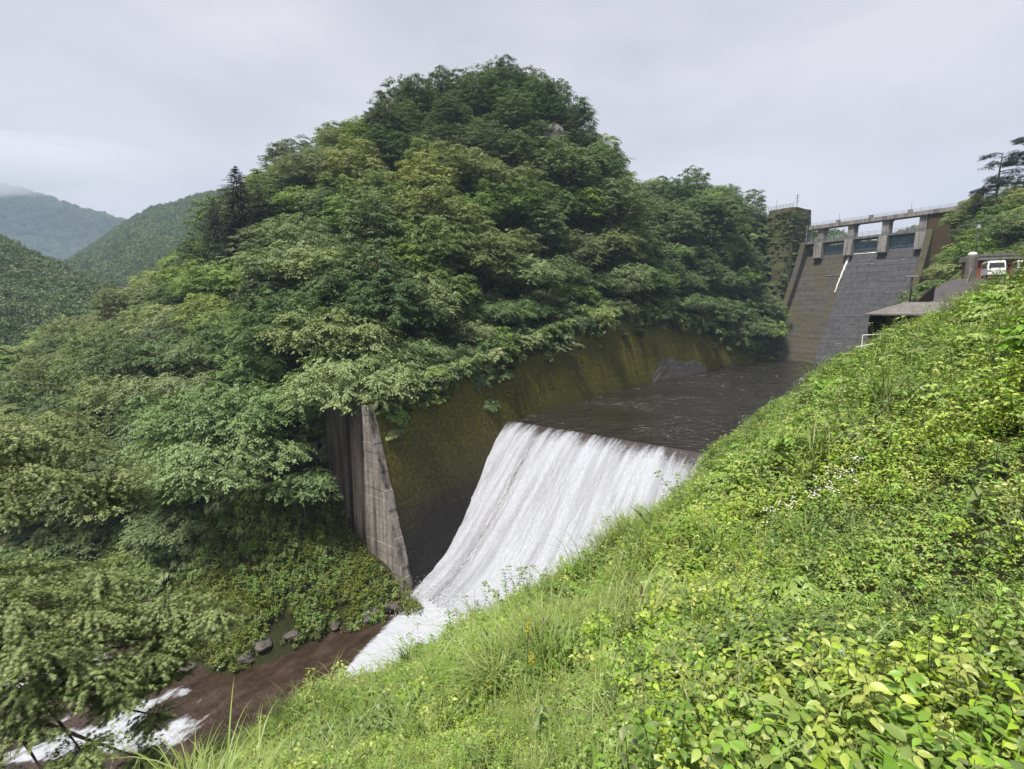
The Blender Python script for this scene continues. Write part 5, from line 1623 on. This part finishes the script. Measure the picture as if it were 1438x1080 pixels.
def stalk(loc, h, label, kind, lean=(.06, .02)):
    o = plant_root('seed_stalk' if kind == 'seed' else 'flower_stalk', label, 'plant', loc)
    tip = (lean[0] * h, lean[1] * h, h)
    link('stem', MB().tube([(0, 0, -.1), (lean[0] * h * .4, lean[1] * h * .4, h * .5), tip], [.009, .007, .003], 5).mesh('stem', M['stem']), o)
    r_ = np.random.default_rng(int(h * 1000))
    m = 26; k = r_.uniform(.15, .85, m); a = r_.uniform(0, 6.28, m)
    V_, F_, T_ = place_leaves(T_NARROW, np.c_[k * tip[0], k * tip[1], k * h], np.c_[np.cos(a), np.sin(a), r_.uniform(0, .9, m)], np.c_[np.zeros((m, 2)), np.ones(m)], r_.uniform(.08, .17, m), r_.random(m))
    link('leaves', np_mesh('leaves', V_, F_, M['weed_c'], tone=T_), o, kind='stuff')
    mb = MB()
    for i in range(16):
        f = .82 + .18 * i / 16
        c = np.array([tip[0] * f, tip[1] * f, h * f]) + r_.normal(0, .012, 3); s_ = .012 if kind == 'seed' else .010
        mb.box(c[0] - s_, c[0] + s_, c[1] - s_ * .6, c[1] + s_ * .6, c[2] - s_, c[2] + s_)
    link('seed_head' if kind == 'seed' else 'flower', mb.mesh('head', M['seed'] if kind == 'seed' else M['petal_yellow'], .006), o)
    return o
stalk(bank_at(740, 985, 6), 1.05, 'tall stalk with a small yellow flower head below the waterfall', 'yellow', (-.06, .02))
stalk(bank_at(745, 1000, 5.2), .72, 'shorter yellow flowered stalk in front of the tall yellow one', 'yellow', (.03, 0))
stalk(bank_at(880, 850, 8), 1.25, 'tall dark seed stalk against the white water', 'seed', (-.12, 0))
stalk(bank_at(905, 905, 6), .8, 'leaning seed stalk right of the tall dark stalk', 'seed', (.10, 0))
stalk(bank_at(1280, 500, 22), 1.8, 'tall leafy stalk on the slope top in front of the shed', 'seed', (.04, 0))
stalk(bank_at(1195, 525, 33), 2.2, 'tall green stalk on the brow of the slope before the dam foot', 'seed', (.02, 0))
# broad leaved plant, each leaf its own piece
LEAF = np_mesh('leaf', T_OVATE[0], T_OVATE[1], M['weed_c'], tone=np.full(10, .45))
def broad(loc, h, n_, leaf, label):
    o = plant_root('broadleaf_plant', label, 'plant', loc, 'broad leaved plants on the slope')
    link('stem', MB().tube([(0, 0, -.1), (.01, .01, h)], [.009, .004], 5).mesh('stem', M['stem']), o)
    for i in range(n_):
        k = .3 + .7 * i / n_; a = i * 2.2
        c = link('leaf', LEAF, o); c.location = (.01 * k, .01 * k, h * k)
        c.rotation_euler = (random.uniform(-.2, .2), random.uniform(.05, .5), a)
        s_ = leaf * (1.1 - .45 * k) * random.uniform(.85, 1.15); c.scale = (s_, s_, s_)
broad(bank_at(1372, 735, 4), .55, 14, .17, 'large dark broad leaved plant at the right edge of the slope')
broad(bank_at(1395, 680, 5), .6, 12, .17, 'broad leaved plant behind the large dark one at the right edge')
broad(bank_at(760, 1050, 4), .45, 12, .12, 'leafy upright plant at the bottom under the yellow flower')
# white flower drift
def white_flowers(loc, n_, R, label, fs=.022, h=.45):
    o = plant_root('white_flowers', label, 'flowers', loc)
    r_ = np.random.default_rng(n_); mb = MB(); st_ = MB()
    for i in range(n_):
        a, q_ = r_.uniform(0, 6.28), R * math.sqrt(r_.random())
        x_, y_ = math.cos(a) * q_, math.sin(a) * q_
        gz_ = float(bankf(loc[0] + x_, loc[1] + y_)) - loc[2]
        z_ = gz_ + h * r_.uniform(.75, 1.15)
        st_.tube([(x_, y_, gz_), (x_, y_, z_)], [.004, .003], 3, cap=False)
        for j in range(6):
            c = np.array([x_, y_, z_]) + r_.normal(0, .035, 3) * (1, 1, .5)
            rot = r_.uniform(0, 6.28)
            V_ = [c + np.array([0, 0, .006])] + [c + np.array([math.cos(rot + k * 1.257) * fs, math.sin(rot + k * 1.257) * fs, r_.normal(0, .004)]) for k in range(5)]
            mb.add(V_, [(0, k + 1, (k + 1) % 5 + 1) for k in range(5)])
    o.rotation_euler = (0, 0, 0)
    link('flower', mb.mesh('flower', M['petal_white']), o, kind='stuff'); link('stem', st_.mesh('stem', M['stem']), o, kind='stuff')
white_flowers(bank_at(1150, 715, 8), 38, .85, 'drift of small white flowers in the middle of the weedy slope', .015, .40)
white_flowers(bank_at(1135, 522, 33), 60, 2.0, 'pale flowering shrub on the brow of the slope beside the pool', .06, 1.5)
white_flowers(bank_at(1390, 430, 30), 30, 2.0, 'scattered pale flowers on the slope top below the drive', .05, 1.0)

# ------------------------------------------------------------------ near maples at the left edge
def near_maple(name, label, base, hub, pads, seed, leaf=.078, tone0=.5, dens=1.35):
    r_ = np.random.default_rng(seed)
    root = thing(name, label, 'tree', tuple(base), 0, 'maples at the left edge')
    mb = MB(); parts = []
    b0, h0 = np.array([0, 0, -.8]), np.array(hub) - base
    mid = (b0 + h0) / 2 + np.array([.3, -.2, .4])
    mb.tube([b0, mid * .6 + b0 * .4, mid, (mid + h0) / 2 + [0.1, .1, .1], h0], [.24, .20, .16, .13, .10], 8)
    for (u_, v_, t_, R) in pads:
        c = P(u_, v_, t_) - base
        m1 = h0 * .6 + c * .4 + np.array([0, 0, .25]) + r_.normal(0, .12, 3)
        m2 = h0 * .25 + c * .75 + np.array([0, 0, .15]) + r_.normal(0, .08, 3)
        mb.tube([h0, m1, m2, c - [0, 0, .06]], [.075, .05, .032, .012], 5, cap=False)
        az = math.atan2(c[1] - h0[1], c[0] - h0[0])
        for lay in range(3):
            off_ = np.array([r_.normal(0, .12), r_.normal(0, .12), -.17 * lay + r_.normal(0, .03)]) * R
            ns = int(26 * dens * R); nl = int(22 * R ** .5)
            pd = spray_pad(r_, c + off_, R * (1.0 - .1 * lay), max(5, ns), max(8, nl), leaf, az, droop=.22, thick=.07, spread=2.7, tone0=tone0 - .14 * lay)  # shade beneath each tier put into leaf tone: lower layers are coloured darker
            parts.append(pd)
        for j in range(7):
            a = az + r_.uniform(-2.2, 2.2); L = R * r_.uniform(.5, .95)
            mb.tube([c - [0, 0, .06], c + np.array([math.cos(a) * L, math.sin(a) * L, -.2 * L])], [.012, .004], 3, cap=False)
    V_, F_, T_ = gather(parts, T_PALM)
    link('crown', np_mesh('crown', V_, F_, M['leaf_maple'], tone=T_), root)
    link('trunk', mb.mesh('trunk', M['bark'], smooth=True), root)
base1 = np.array([-14.0, 8.0, float(bankf(-14.0, 8.0))])
near_maple('maple_tree', 'near maple with tiers of pale green leaves at the lower left edge', base1, P(-70, 960, 10.5), [
    (60, 800, 11, 1.3), (150, 805, 11.2, 1.2), (235, 838, 11.2, 1.0), (300, 858, 11, .75), (100, 870, 10, 1.2), (205, 900, 10.6, .95), (20, 850, 9.6, 1.2),
    (40, 905, 9, .9), (130, 945, 9.6, .9), (10, 1020, 8.6, .9), (110, 1045, 9, .8), (170, 870, 11.5, 1.0), (235, 935, 11, .6), (60, 1080, 8.6, .9), (160, 970, 9.8, .7), (30, 960, 8.9, .7), (215, 1000, 10.2, .5), (250, 890, 11.3, .8), (90, 935, 9.4, .8), (185, 945, 10.2, .7), (-40, 800, 10.5, 1.4), (-50, 900, 9.6, 1.3), (200, 1062, 10, .55)], 200)
base2 = np.array([-21.5, 12.5, float(bankf(-21.5, 12.5))])
near_maple('maple_tree', 'olive tinged maple behind the nearest one at the left edge above white water', base2, P(-120, 700, 14.5), [
    (30, 600, 14, 1.5), (100, 612, 14.6, 1.3), (165, 655, 15.2, 1.1), (60, 655, 13.8, 1.4), (135, 690, 14.8, 1.0), (10, 690, 13.2, 1.3), (185, 690, 15.6, .65), (85, 580, 15.2, 1.2), (-50, 640, 13.5, 1.5), (-40, 590, 14.5, 1.5), (5, 640, 14, 1.2)], 201, tone0=.55)

# ------------------------------------------------------------------ spray, haze, low cloud
n_ = 7000
s_ = np.concatenate([r.uniform(2, 25, 2000), r.normal(21.5, 1.6, 5000)]); p_ = r.uniform(3.2, 22, n_)
z_ = chute_z(s_) + np.abs(r.normal(0, .28, n_)) * np.clip((s_ - 8) / 10, .15, 1.3) + .1
p_ = np.maximum(p_, -0.3 * z_ + .1)
qq = W[None] + FD * s_[:, None] + RD * p_[:, None]
dm = bpy.data.meshes.new('drop'); bm = bmesh.new(); bmesh.ops.create_icosphere(bm, subdivisions=1, radius=.028); bm.to_mesh(dm); bm.free(); dm.materials.append(M['petal_white'])
scatter('spray', 'white spray drops flung up over the foot of the waterfall', 'spray', np.c_[qq, z_], np.zeros((n_, 3)), r.uniform(.3, 1.3, n_), np.zeros(n_), [dm])

def volume_mat(name, color, density, aniso=0.0):
    t = NT(name)
    v = t.n('ShaderNodeVolumePrincipled', {'Color': (*color, 1), 'Density': density, 'Anisotropy': aniso})
    t.l(v.outputs[0], t.out.inputs['Volume'])
    return t.m
hz = MB().box(-1300, 1300, -220, 1310, gz - 3, 330).mesh('haze', volume_mat('haze_air', (0.58, 0.74, 0.98), 0.00026))
link('haze', hz, None, 'thin pale blue haze filling the valley air', 'haze', kind='stuff')
def cloud(loc, rad, seed, dens, label):
    bm = bmesh.new(); bmesh.ops.create_icosphere(bm, subdivisions=5, radius=1)
    for v in bm.verts:
        c = np.array(v.co)
        n1 = float(fbm(np.array([c[0] * 2.2 + seed]), np.array([c[1] * 2.2 + c[2] * 1.3]), 3)[0])
        v.co = Vector(c * np.array(rad) * (1 + .28 * n1))
    me = bpy.data.meshes.new('low_cloud'); bm.to_mesh(me); bm.free()
    me.materials.append(volume_mat('cloud_vapour', (.83, .845, .885), dens))
    o = link('low_cloud', me, None, label, 'cloud', 'low clouds on the far mountain', kind='stuff'); o.location = loc
cloud(tuple(P(-160, 232, 1600)), (900, 200, 105), 3, .0040, 'low grey cloud hiding the top of the far mountain at the left')
